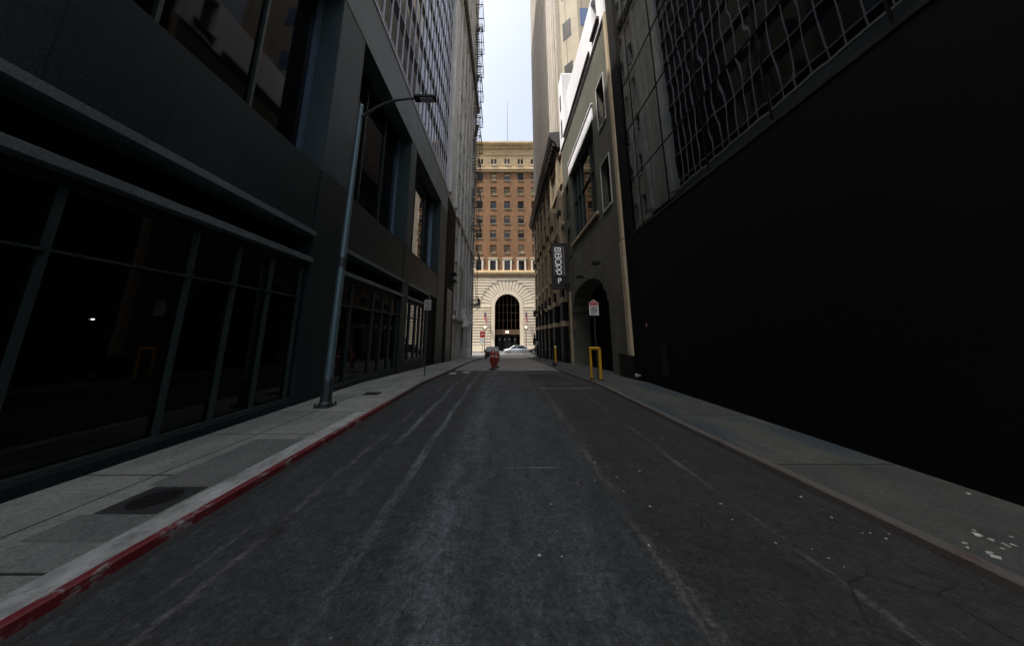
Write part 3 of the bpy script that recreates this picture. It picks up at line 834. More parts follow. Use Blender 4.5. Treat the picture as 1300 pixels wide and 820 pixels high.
m.box(5.06,5.1,9.55,9.85,.35,1.4); m.build('intercom_panel', m_blackstone, K)
for z in (.5,.73,.96,1.18):
    m = MB(); m.tube([(5.06,9.68,z),(5.045,9.68,z)], .022, 8); m.build('panel_bolt', m_mull, K)
sp_ = empty('standpipe', (4.95, 11.5, 0), 'pale round standpipe cap low on the wall beside the beige pier', 'standpipe')
m = MB(); m.tube([(5.1,11.5,.16),(4.93,11.5,.16)], .05, 12); m.build('pipe', m_steel, sp_)
m = MB(); m.tube([(4.95,11.5,.16),(4.93,11.48,.16),(4.88,11.47,.16)], [.07,.085,.06], 16); m.build('cap', m_mull2, sp_)

# ------------------------------------------------------------------ 5. right: olive concrete garage building
Gg = empty('garage_building', (5.1, 17, -.3), 'olive concrete garage building with arched driveway and white panelled top', 'building')
fnR = lambda u, v, w: (5.1 + w, u, v)
big = (15.05, 20.9, 8.25, 13.75)
ops = [big, (12.95,14.05,12.35,14.9), (12.95,14.15,7.8,10.3), (21.5,22.5,7.6,9.8), (21.5,22.5,11.0,13.4)]
# arched entrance, stepped
arch = [(14.35,-.4),(14.35,3.3),(14.6,3.3),(14.6,3.75),(15.0,3.95)] + [(18.3-3.3*math.cos(t), 4.0+.95*math.sin(t)) for t in [math.pi*k/10 for k in range(1, 10)]] + [(21.6,3.95),(21.9,3.75),(21.9,3.3),(22.3,3.3),(22.3,-.6)]
m = MB()
m.grid(fnR, 11.95, 23.6, 5.1, 17.6, [o for o in ops], .45)
us = [a[0] for a in arch]
m.quad(fnR(13.4,-.9,0), fnR(14.35,-.9,0), fnR(14.35,5.1,0), fnR(13.4,5.1,0))
m.quad(fnR(22.3,-.9,0), fnR(23.6,-.9,0), fnR(23.6,5.1,0), fnR(22.3,5.1,0))
for (ua, va), (ub, vb) in zip(arch, arch[1:]):
    if abs(ua-ub) > 1e-4: m.quad(fnR(ua,va,0), fnR(ub,vb,0), fnR(ub,5.1,0), fnR(ua,5.1,0))
    m.quad(fnR(ua,va,0), fnR(ub,vb,0), fnR(ub,vb,1.6), fnR(ua,va,1.6))
m.build('wall', m_garage, Gg, recalc=False)
m = MB(); m.box(6.6,12,11.95,23.6,-.9,5.2); m.box(5.5,12,11.95,23.6,5.2,17.6); m.build('core', m_black, Gg)
m = MB(); m.box(6.4,6.55,14.2,22.4,-.9,5.0); m.build('garage_shutter', m_black, Gg)
m = MB(); m.box(5.0,5.12,11.97,13.4,.85,5.6); m.box(5.02,5.12,11.97,13.4,5.62,5.9); m.build('corner_pier', m_garage, Gg, bevel=.01)
m = MB(); m.box(5.03,5.14,11.96,13.4,-.3,.83); m.build('pier_base', m_blackstone, Gg, bevel=.01)
m = MB(); m.box(4.96,5.2,11.90,12.2,.85,5.58); m.box(4.99,5.2,11.90,12.16,5.62,17.5); m.build('corner_quoin', m_beige, Gg, bevel=.01)
m = MB(); m.box(5.0,5.11,22.35,22.75,-.6,4.9); m.build('entrance_pilaster', m_beige, Gg, bevel=.01)
m = MB(); m.box(5.45,5.52,big[0],big[1],big[2],big[3]); bw = m.build('large_window', m_glassL, Gg)
m = MB()
for y in (15.95,16.6,18.9,19.8): m.box(5.32,5.45,y-.035,y+.035,big[2],big[3])
m.box(5.3,5.45,15.05,15.15,big[2],big[3]); m.box(5.3,5.45,20.8,20.9,big[2],big[3]); m.box(5.34,5.45,15.15,20.8,11.3,11.36)
m.build('frame', m_mull, bw)
m = MB(); m.box(4.98,5.3,14.95,21.0,8.02,8.23); m.build('sill', m_beige, bw, bevel=.01)
m = MB(); m.box(5.05,5.12,14.9,21.2,13.8,14.7); m.box(5.0,5.12,14.8,21.3,14.71,14.79); m.build('white_lintel', m_whitepanel, Gg)
for i, (a, b_, c, d) in enumerate(ops[1:]):
    m = MB(); m.box(5.4,5.46,a,b_,c,d); w = m.build('small_window', m_glassL, Gg)
    m = MB()
    f_ = .06
    m.box(5.06,5.16,a-f_,a,c-f_,d+f_); m.box(5.06,5.16,b_,b_+f_,c-f_,d+f_); m.box(5.06,5.16,a,b_,d,d+f_); m.box(5.04,5.16,a,b_,c-.1,c)
    m.build('frame', m_greypanel if i < 2 else m_garage, w)
# white panelled parapet storey
pops = [(12.9,14.3,17.95,20.9)]
m = MB(); m.grid(lambda u, v, w: (5.0+w, u, v), 11.95, 22.0, 17.55, 20.6, [(12.95,13.75,18.2,20.4)], .3)
m.quad((5.0,11.95,17.55),(9,11.95,17.55),(9,11.95,20.6),(5.0,11.95,20.6))
m.quad((5.0,11.95,20.6),(9,11.95,20.6),(9,22,20.6),(5.0,22,20.6)); m.quad((5.0,11.95,17.55),(5.2,11.95,17.55),(5.2,22,17.55),(5.0,22,17.55))
m.build('white_parapet', m_whitepanel, Gg, recalc=False)
m = MB(); m.box(5.3,5.35,12.95,13.75,18.2,20.4); m.build('parapet_window', m_purple, Gg)
m = MB(); m.box(4.86,5.0,12.6,13.9,17.98,18.14); m.box(4.9,5.0,14.4,21.9,17.78,17.92); m.build('dark_trim_rail', m_purple, Gg)
m = MB(); m.box(5.0,9,22.0,23.6,17.6,24.2); m.build('stair_head', m_whitepanel, Gg, bevel=.02)
m = MB(); m.box(4.97,5.0,22.4,22.8,18.3,19.9); m.box(4.97,5.0,22.5,22.9,21.0,22.4); m.build('stair_slot', m_purple, Gg)
m = MB(); m.box(5.02,8.98,21.985,22.0,20.6,24.1); m.build('stair_side', m_greypanel, Gg)
# floodlights over the entrance
def wall_flood(y, z, lab):
    f = empty('floodlight', (4.9, y, z), lab, 'floodlight', 'black floodlights over the garage arch')
    m = MB(); m.tube([(5.1,y,z+.0),(4.75,y,z+.03)], .03, 8); m.build('arm', m_iron, f)
    m = MB(); m.box(4.45,4.85,y-.16,y+.16,z-.04,z+.11); m.build('lamp_head', m_ironcast, f, bevel=.02)
    m = MB(); m.box(5.06,5.1,y-.1,y+.1,z-.1,z+.1); m.build('wall_plate', m_iron, f)
wall_flood(14.6, 5.18, 'black floodlight above the garage arch, nearest the beige corner pier')
wall_flood(17.8, 5.12, 'black floodlight above the middle of the garage arch')
wall_flood(21.4, 5.2, 'black floodlight above the garage arch, nearest the hanging sign')
m = MB(); m.box(5.06,5.1,22.85,23.5,1.3,2.35); tag(recenter(m.build('notice_board', m_yellowposter), (5.1,23.2,1.3)), 'dull yellow notice on the wall left of the garage arch', 'notice')
m = MB(); m.box(5.14,5.2,21.75,22.25,2.0,2.75); tag(recenter(m.build('notice_board', m_pinkposter), (5.17,22,2.0)), 'faded pinkish notice just inside the garage arch', 'notice')

# hanging blade sign
T = empty('blade_sign', (5.1, 22.5, 5.0), 'tall black blade sign with ring shaped letters and a white P above the pavement', 'sign')
x0, x1, z0, z1 = 3.72, 5.0, 5.1, 8.8
m = MB(); m.box(x0,x1,22.5,22.75,z0,z1); m.build('cabinet', m_signblack, T, bevel=.02)
m = MB(); m.box(x0+.12,x1-.35,22.46,22.5,6.15,8.5); m.build('panel', m_signgrey, T)
m = MB(); m.box(x1-.35,x1-.28,22.44,22.5,6.15,8.5); m.build('panel_edge', m_tan, T)
def ring(cx, cz, r, th, dst):
    n_ = 28
    for k in range(n_):
        a, c = 2*math.pi*k/n_, 2*math.pi*(k+1)/n_
        dst.prism([(cx+r*math.cos(a), cz+r*math.sin(a)), (cx+r*math.cos(c), cz+r*math.sin(c)), (cx+(r-th)*math.cos(c), cz+(r-th)*math.sin(c)), (cx+(r-th)*math.cos(a), cz+(r-th)*math.sin(a))], lambda u, v, d: (u, 22.46-d, v), 0, .03)
lx = 4.24
m = MB()
# top letter: rounded box open inside, bar
m.box(lx-.26,lx+.24,22.43,22.46,8.34,8.40); m.box(lx-.26,lx-.19,22.43,22.46,8.05,8.34); m.box(lx+.17,lx+.24,22.43,22.46,8.16,8.34); m.box(lx-.19,lx+.24,22.43,22.46,8.05,8.11); m.box(lx-.06,lx+.12,22.43,22.46,8.2,8.26)
# second letter, comb
m.box(lx-.26,lx-.19,22.43,22.46,7.55,7.93); m.box(lx-.19,lx+.26,22.43,22.46,7.86,7.93); m.box(lx-.19,lx+.26,22.43,22.46,7.55,7.61); m.box(lx-.0,lx+.06,22.43,22.46,7.61,7.86); m.box(lx+.2,lx+.26,22.43,22.46,7.61,7.8)
ring(lx, 7.24, .26, .075, m); ring(lx+.05, 6.80, .20, .06, m); ring(lx+.05, 6.40, .20, .06, m)
m.prism([(lx-.28,6.97),(lx-.22,7.0),(lx-.08,6.9),(lx-.12,6.84)], lambda u, v, d: (u, 22.46-d, v), 0, .03)
m.prism([(lx-.28,6.56),(lx-.22,6.6),(lx-.08,6.5),(lx-.12,6.44)], lambda u, v, d: (u, 22.46-d, v), 0, .03)
m.build('letters', m_signpale, T)
m = MB(); m.tube([(lx,22.455,7.24),(lx,22.43,7.24)], .18, 20); m.build('ring_centre', m_signblack, T)
m = MB(); m.tube([(lx,22.43,7.24),(lx,22.42,7.24)], .05, 12); m.build('ring_dot', m_reflect, T)
text('letter_p', 'P', .62, m_signpale, T, (lx+.05, 22.47, 5.72), (R(90),0,0), .01)
m = MB(); m.tube([(5.15,22.6,8.4),(4.9,22.6,8.4)], .04, 8); m.tube([(5.15,22.6,5.4),(4.9,22.6,5.4)], .04, 8); m.build('bracket', m_iron, T)

# ------------------------------------------------------------------ 6. right: podium with cornice + tower
D = empty('tower_building', (5.1, 35, -1), 'ribbed beige stone tower above a tan base with a heavy dark cornice on the right', 'building')
ops = []
for yb in (26.2, 29.4, 32.6, 35.8, 39.0, 42.2):
    for k in range(3):
        for c, d in ((7.6,10.6),(11.4,14.4),(15.2,17.2)):
            ops.append((yb+k*.92, yb+k*.92+.62, c, d))
ops = [o for o in ops if o[1] < 45.7]
m = MB(); m.grid(fnR, 23.6, 46, 5.6, 18.2, ops, .4); m.build('base_wall', m_tan, D, recalc=False)
m = MB(); m.box(5.55,12,23.62,46,-1.9,18.2); m.box(5.2,5.5,23.62,45.98,-1.9,5.5); m.build('core', m_black, D)
for a, b_, c, d in ops:
    m = MB(); m.box(5.42,5.48,a,b_,c,d); m.build('window', m_glassFar, D)
for z, h, mt in ((17.35,.35,m_tan),(14.5,.28,m_tan),(10.8,.35,m_beige),(6.9,.5,m_beige)):
    m = MB(); m.box(4.93,5.12,23.65,46.1,z,z+h); m.build('string_course', mt, D, bevel=.02)
for y in (24.9, 28.9, 32.1, 35.3, 38.5, 41.7, 45.4):
    pl = MB(); pl.box(4.84,5.12,y-.45,y+.45,5.62,18.1); q = pl.build('pilaster', m_tan, D, bevel=.02)
    pl = MB()
    for z in (11.9,): pl.box(4.78,5.0,y-.47,y+.47,z,z+.55)
    pl.build('black_block', m_blackstone, q)
    pl = MB(); pl.box(4.80,5.2,y-.5,y+.5,-1.9,5.55); q2 = pl.build('ground_pier', m_blackstone, D, bevel=.02)
    for z in (2.35,4.3):
        pl = MB(); pl.box(4.77,5.0,y-.52,y+.52,z,z+.42); pl.build('cream_band', m_beige, q2)
m = MB(); m.box(5.0,5.2,23.65,46,2.35,2.7); m.box(5.02,5.2,23.65,46,4.3,5.55); m.build('shopfront_band', m_tan, D)
for y0, y1 in ((25.4,28.4),(29.4,31.6),(32.6,34.8),(35.8,38.0),(39,41.2),(42.2,44.9)):
    m = MB(); m.box(5.14,5.2,y0,y1,-1.6,2.3); w = m.build('shop_window', m_glassL, D)
    m = MB()
    for f_ in (0,.5,1): yy = y0+(y1-y0-.06)*f_; m.box(5.06,5.14,yy,yy+.06,-1.5,2.3)
    m.build('frame', m_mull, w)
m = MB(); m.box(5.05,5.2,23.7,24.4,-.6,1.5); m.build('side_door', m_blackstone, D)
# cornice
m = MB()
m.prism([(5.12,18.15),(4.75,18.15),(4.6,18.6),(4.25,18.9),(4.1,19.35),(4.1,19.6),(5.12,19.7)], lambda u, v, d: (u, d, v), 23.7, 46.5)
y = 23.8
while y < 46: m.box(4.35,4.8,y,y+.22,18.35,18.7); y += .6
m.build('cornice', m_cornice, D)
# tower shaft with ribs
m = MB(); m.box(5.25,12,23.2,46,18.2,92); m.build('shaft_core', m_towerrib, D)
y = 23.4
while y < 46:
    m = MB(); m.box(4.98,5.25,y,y+.62,19.7,92); m.build('rib', m_towerrib, D, bevel=.03); y += 1.13
k = 0
y = 24.02
while y < 45:
    m = MB(); 
    for z in (20.6,24.6,28.6): m.box(5.2,5.249,y+.06,y+.45,z,z+2.6)
    m.build('slot_window', m_glassFar, D); y += 1.13
# chamfered end bay
m = MB()
fp = [(5.1,23.25),(5.1,22.95),(5.35,22.95),(6.62,21.55),(12,21.55),(12,23.25)]
m.prism(fp, lambda u, v, d: (u, v, d), 17.7, 92)
m.build('chamfered_bay', m_beigetop, D)
dx, dy = (6.62-5.35), (21.55-22.95); ll = math.hypot(dx, dy); ux, uy = dx/ll, dy/ll; nx_, ny_ = uy, -ux
def onch(s0, s1, z0, z1, off, mt, nm):
    a = (5.35+ux*s0, 22.95+uy*s0); c = (5.35+ux*s1, 22.95+uy*s1)
    m = MB(); m.prism([(a[0], a[1]), (c[0], c[1]), (c[0]+nx_*off, c[1]+ny_*off), (a[0]+nx_*off, a[1]+ny_*off)], lambda u, v, d: (u, v, d), z0, z1)
    return m.build(nm, mt, D)
for z in (20.7,25.4,30.1,34.8):
    zz = z
    onch(.25,1.15,zz+3.0,zz+5.0,.012,m_blackstone,'chamfer_window')
    m = MB(); m.box(6.85,8.1,21.53,21.56,zz+3.4,zz+5.3); m.build('front_window', m_blueglass, D)
# wall lanterns on the podium
for i, y in enumerate((43.1,37.7,33.5)):
    L_ = empty('wall_lantern', (4.6, y, 4.3), ('black wall lantern on the tan base, nearest the cross street','middle black wall lantern on the tan base behind the blade sign','black wall lantern on the tan base, nearest the blade sign')[i], 'wall lantern', 'wall lanterns on the tower base')
    z = (4.45,4.1,3.9)[i]
    m = MB(); m.tube([(4.8,y,z+.6),(4.45,y,z+.7)], .03, 6); m.build('arm', m_iron, L_)
    m = MB(); m.lathe(4.42, y, [(.05,z-.3),(.16,z-.1),(.2,z+.45),(.05,z+.65)], 8, False); m.build('lantern', m_ironcast, L_)

# ------------------------------------------------------------------ street lamp, left
P = empty('street_lamp', (-4.2, 7.4, 0), 'tall green grey lamp post with curved arm beside the granite pier', 'street lamp')
m = MB(); m.tube([(-4.2,7.4,.62),(-4.17,7.4,4),(-4.12,7.4,8.1)], [.098,.082,.058], 12); m.lathe(-4.12, 7.4, [(.07,8.08),(.05,8.15),(.01,8.18)], 10); m.build('pole', m_steel, P)
m = MB(); m.lathe(-4.2, 7.4, [(.16,.02),(.16,.08),(.13,.12),(.125,.58),(.10,.64)], 8, False); m.box(-4.38,-4.02,7.22,7.58,0,.03); m.build('base_cover', m_darksteel, P)
for dx_, dy_ in ((-.15,-.15),(.15,-.15),(.15,.15),(-.15,.15)):
    m = MB(); m.tube([(-4.2+dx_,7.4+dy_,.03),(-4.2+dx_,7.4+dy_,.09)], .022, 6); m.build('bolt', m_ironcast, P)
arm = [(-4.13,7.4,7.72),(-3.95,7.4,7.85),(-3.7,7.4,8.05),(-3.4,7.4,8.22),(-3.1,7.4,8.31),(-2.75,7.4,8.36),(-2.55,7.4,8.37)]
m = MB(); m.tube(arm, [.045,.042,.04,.037,.034,.03,.03], 8); m.build('arm', m_darksteel, P)
m = MB(); m.prism([(-2.6,8.33),(-2.6,8.41),(-2.2,8.42),(-1.98,8.39),(-1.96,8.34),(-2.2,8.32)], lambda u, v, d: (u, d, v), 7.28, 7.52); hd = m.build('lamp_head', m_ironcast, P, bevel=.015)
m = MB(); m.box(-2.42,-2.04,7.31,7.49,8.305,8.319); m.build('lens', m_greypanel, hd)
m = MB(); m.lathe(-4.17, 7.4, [(.098,3.35),(.098,3.6)], 10); m.build('clamp', m_darksteel, P)

# no-parking sign left
Q_ = empty('parking_sign', (-3.4, 13.2, g(13.2)), 'small white no parking sign on a thin dark post on the left pavement', 'sign')
m = MB(); m.box(-3.425,-3.385,13.18,13.22,g(13.2),3.15); m.build('post', m_darksteel, Q_)
m = MB(); m.box(-3.55,-3.25,13.15,13.165,2.72,3.18); pl = m.build('plate', m_signdull, Q_, bevel=.004)
m = MB()
def ring2(cx, cz, r, th, yy, dst):
    for k in range(24):
        a, c = 2*math.pi*k/24, 2*math.pi*(k+1)/24
        dst.prism([(cx+r*math.cos(a), cz+r*math.sin(a)), (cx+r*math.cos(c), cz+r*math.sin(c)), (cx+(r-th)*math.cos(c), cz+(r-th)*math.sin(c)), (cx+(r-th)*math.cos(a), cz+(r-th)*math.sin(a))], lambda u, v, d: (u, yy-d, v), 0, .004)
ring2(-3.4, 3.01, .12, .022, 13.15, m); m.prism([(-3.49,3.07),(-3.47,3.09),(-3.31,2.95),(-3.33,2.93)], lambda u, v, d: (u, 13.148-d, v), 0, .004)
m.build('ring_symbol', m_signblack, pl)
text('letter_p', 'P', .17, m_signblack, pl, (-3.4,13.149,3.01), (R(90),0,0), .001)
m = MB(); m.box(-3.5,-3.3,13.145,13.15,2.82,2.85); m.box(-3.5,-3.3,13.145,13.15,2.76,2.79); m.build('lettering', m_signblack, pl)

# tow-away sign right + yellow hoop
W = empty('restriction_sign', (3.60, 12.05, g(12)), 'white sign with red heading and black lines on a dark post behind the yellow hoop', 'sign')
m = MB(); m.box(3.63,3.67,12.03,12.07,g(12),2.6); m.build('post', m_darksteel, W)
m = MB(); m.box(3.45,3.83,12.0,12.015,2.42,2.95); m.prism([(3.52,2.95),(3.76,2.95),(3.70,3.03),(3.64,3.05),(3.58,3.03)], lambda u, v, d: (u, 12.0+d, v), 0, .015); pl = m.build('plate', m_signwhite, W)
m = MB(); m.box(3.47,3.81,11.994,12.0,2.83,2.93); m.prism([(3.56,2.95),(3.72,2.95),(3.68,3.02),(3.60,3.02)], lambda u, v, d: (u, 12.0-d, v), 0, .005); m.box(3.50,3.78,11.994,12.0,2.76,2.785); m.build('red_heading', m_signred, pl)
m = MB(); 
for z, a, c in ((2.69,3.52,3.76),(2.62,3.50,3.78),(2.55,3.53,3.75),(2.47,3.5,3.7)): m.box(a,c,11.994,12.0,z,z+.03)
m.build('lettering', m_signblack, pl)
Y = empty('yellow_hoop', (3.52, 11.8, 0), 'yellow steel hoop guard with two legs at the curb before the garage arch', 'hoop guard')
zt = 1.13
for x, y_, r_ in ((3.38,11.95,.05),(3.66,11.7,.062)):
    m = MB(); m.tube([(x,y_,g(11.8)),(x,y_,zt-.04)], r_, 14); m.build('leg', m_yellow, Y)
m = MB(); m.tube([(3.36,11.97,zt),(3.68,11.68,zt-.0)], .058, 12); m.build('top_bar', m_yellow, Y)
for x, y_ in ((3.38,11.95),(3.66,11.7)):
    m = MB(); m.lathe(x, y_, [(.1,-.06),(.1,.012),(.07,.02)], 14); m.build('base_collar', m_ironcast, Y)
Bo = empty('yellow_bollard', (3.42, 20.3, g(20.3)), 'single yellow bollard farther up the right pavement below the blade sign', 'bollard')
zb_ = g(20.3)
m = MB(); m.lathe(3.42, 20.3, [(.075,zb_-.02),(.075,zb_+1.2)], 14); m.build('post', m_yellow, Bo)
m = MB(); m.lathe(3.42, 20.3, [(.078,zb_+1.2),(.07,zb_+1.25),(.03,zb_+1.28)], 14); m.build('cap', m_reflect, Bo)
bag = MB()
zz = g(19.6)
bag.lathe(3.27, 19.9, [(.05,zz),(.15,zz+.03),(.17,zz+.12),(.12,zz+.22),(.04,zz+.27),(.05,zz+.32)], 12)
tag(recenter(bag.build('rubbish_bag', m_rubber), (3.27,19.9,zz)), 'small black rubbish bag at the foot of the single yellow bollard', 'rubbish bag')

# pipe rails beyond the bollard
def rail(y, lab):
    z = g(y)
    r_ = empty('pipe_rail', (3.6, y, z), lab, 'pipe rail', 'pipe rails on the right pavement')
    m = MB(); m.tube([(3.55,y,z),(3.55,y,z+.95),(3.6,y,z+1.02),(4.15,y,z+1.02),(4.2,y,z+.95),(4.2,y,z)], .035, 8); m.build('hoop', m_mull, r_)
    m = MB(); m.tube([(3.55,y,z+.55),(4.2,y,z+.55)], .025, 8); m.build('crossbar', m_mull, r_)
rail(26.5, 'grey pipe rail nearest behind the single yellow bollard'); rail(30.5, 'grey pipe rail farther back, in front of the polished black piers')

# pedestrian signal at the far right corner
z = g(45)
V = empty('traffic_signal', (4.5, 44.5, z), 'black traffic signal seen from behind on a thin pole at the far right corner', 'traffic signal')
m = MB(); m.tube([(4.5,44.5,z-.05),(4.5,44.5,z+2.9)], .055, 8); m.build('pole', m_ironcast, V)
m = MB(); m.box(4.25,4.75,44.35,44.62,z+1.7,z+2.75); m.box(4.4,4.6,44.4,44.6,z+2.75,z+3.3); m.build('signal_head', m_signblack, V, bevel=.03)
m = MB(); m.box(4.35,4.95,44.28,44.34,z+2.5,z+2.62); m.tube([(4.5,44.5,z+2.2),(4.9,44.5,z+2.3)], .03, 6); m.build('visor', m_ironcast, V)
m = MB(); m.box(4.62,4.98,44.3,44.34,z+1.75,z+2.3); m.build('signal_plate', m_greypanel, V)

# orange delineators
def delineator(x, y, h, lab):
    z = g(y)-.08
    o = empty('traffic_delineator', (x, y, z), lab, 'traffic delineator', 'orange delineators in the road')
    m = MB(); m.lathe(x, y, [(.22,z),(.22,z+.05),(.12,z+.1)], 8, False); m.build('rubber_base', m_rubber, o)
    m = MB(); m.lathe(x, y, [(.08,z+.1),(.08,z+.26),(.15,z+.34),(.17,z+.5),(.16,z+h*.72),(.18,z+h*.74),(.18,z+h*.78),(.12,z+h*.86),(.08,z+h*.9)], 18); m.build('drum', m_orange, o, bevel=0)
    m = MB(); m.lathe(x, y, [(.172,z+h*.64),(.170,z+h*.7)], 18); m.build('reflective_band', m_reflect, o)
    m = MB(); m.tube([(x-.08,y,z+h*.88),(x-.06,y,z+h*.98),(x,y,z+h),(x+.06,y,z+h*.98),(x+.08,y,z+h*.88)], .022, 8); m.build('handle', m_orange, o)
delineator(-.66, 17.9, 1.18, 'front orange delineator drum with handle and white band in the middle of the alley')
delineator(-.52, 19.8, 1.02, 'rear orange delineator drum partly hidden behind the front one')

# utility cover in the left sidewalk
U = empty('utility_cover', (-3.5, 3.42, 0), 'dark square utility cover with round lid in the left pavement', 'utility cover')
m = MB(); m.box(-3.86,-3.27,3.16,3.66,-.02,.006); m.build('frame_plate', plain('dark_iron_plate', (.018,.020,.021), .7, .2), U)
m = MB(); m.lathe(-3.56, 3.41, [(.2,.006),(.2,.012),(.17,.012),(.165,.008)], 32); m.build('round_lid', m_ironcast, U)
m = MB()
for k in range(-3, 4):
    hw = math.sqrt(max(0, .15**2-(k*.045)**2)); m.box(-3.56-hw,-3.56+hw,3.41+k*.045-.01,3.41+k*.045+.01,.008,.014)
m.build('lid_ribs', m_ironcast, U)
m_darkslab = sidewalk('darker_slab', (.085,.09,.09), (.12,.125,.12), 0, 9, 9)
sheet('sidewalk_patch', -3.95, -3.25, [2.78,3.15], .003, m_darkslab)
sheet('sidewalk_patch', -3.98, -3.25, [3.68,5.2], .003, m_darkslab)
m = MB(); m.box(-4.0,-3.55,8.75,9.15,-.01,.006); tag(recenter(m.build('valve_cover', m_ironcast), (-3.8,8.95,0)), 'small flat iron cover in the left pavement just past the lamp post', 'cover')

# litter
def scrap_mesh(i):
    random.seed(40+i); n_ = random.randint(5, 8); rr = [random.uniform(.5, 1)*(.025+.01*(i % 3)) for _ in range(n_)]
    m = MB(); vs = [(r_*1.5*math.cos(2*math.pi*k/n_), r_*math.sin(2*math.pi*k/n_)) for k, r_ in enumerate(rr)]
    top = [(a, c, .008+random.uniform(0,.014)) for a, c in vs]
    m.add([(a, c, .001) for a, c in vs] + top, [tuple(range(n_-1,-1,-1)), tuple(range(n_, 2*n_))] + [(k, (k+1) % n_, n_+(k+1) % n_, n_+k) for k in range(n_)])
    return m
protos = []
for i in range(4):
    o = scrap_mesh(i).build('paper_scrap', m_paper if i < 3 else m_leafpaper)
    protos.append(o)
import sys
def P2(px, py, zc):
    f, cx, cy, Hc = 375., 640., 350., 1.65
    t = math.atan(75/375); r_ = (px-cx)/f; u = (cy-py)/f
    d = (r_, math.cos(t)-u*math.sin(t), u*math.cos(t)+math.sin(t)); k = (zc-Hc)/d[2]
    return k*d[0], k*d[1]
pts_side = [(1237,674),(1241,680),(1259,686),(1284,682),(1277,693),(1286,692),(1273,697),(1256,703),(1265,708),(1228,696),(1225,690),(1229,627)]
pts_road = [(1017,631),(1044,647),(1056,657),(1058,663),(1095,677),(1105,677),(1125,684),(1128,678),(1094,665),(1031,697),(1052,709),(1072,720),(824,693),(733,613),(735,616),(783,606),(770,592),(755,610),(792,624),(825,612),(812,598),(685,705),(713,707),(683,706),(654,709),(825,643),(835,678),(707,674),(730,686),(513,533),(472,555),(563,577),(755,587),(749,566),(782,560),(806,545),(841,557),(876,560),(675,523),(764,532),(710,530),(737,578),(700,640),(900,620),(930,660),(985,690),(870,585),(842,640),(450,594),(915,640)]
k = 0
grp_s = 'white scraps on the right pavement'; grp_r = 'pale scraps scattered on the asphalt'
random.seed(11)
for grp, pts, zc in ((grp_s, pts_side, 0), (grp_r, pts_road, -.08)):
    for px, py in pts:
        x, y = P2(px, py, zc)
        src = protos[(k if grp is grp_s else random.choice([0,1,2,3])) % (3 if grp is grp_s else 4)]
        o = src.copy(); col.objects.link(o)
        s = random.uniform(.35,.7) if grp is grp_s else random.uniform(.12,.36)
        o.location = (x, y, zc+.003+g(y)); o.rotation_euler = (0,0,random.uniform(0,6)); o.scale = (s, s, s)
        tag(o, 'small white scrap of paper lying on the right pavement near the camera' if grp is grp_s else 'tiny pale scrap lying on the dark asphalt of the alley', 'paper scrap', grp)
        k += 1
for o in protos: bpy.data.objects.remove(o)
# larger flat papers on the road by the left curb
for px, py, lab in ((575,474,'flat white paper lying by the left curb, nearer of the two'),(592,472,'flat white paper lying by the left curb, farther of the two')):
    x, y = P2(px, py, -.25); m = MB(); m.box(x-.16,x+.16,y-.22,y+.22,g(y)-.076,g(y)-.062)
    tag(recenter(m.build('flat_paper', m_paper), (x,y,g(y)-.076)), lab, 'paper')

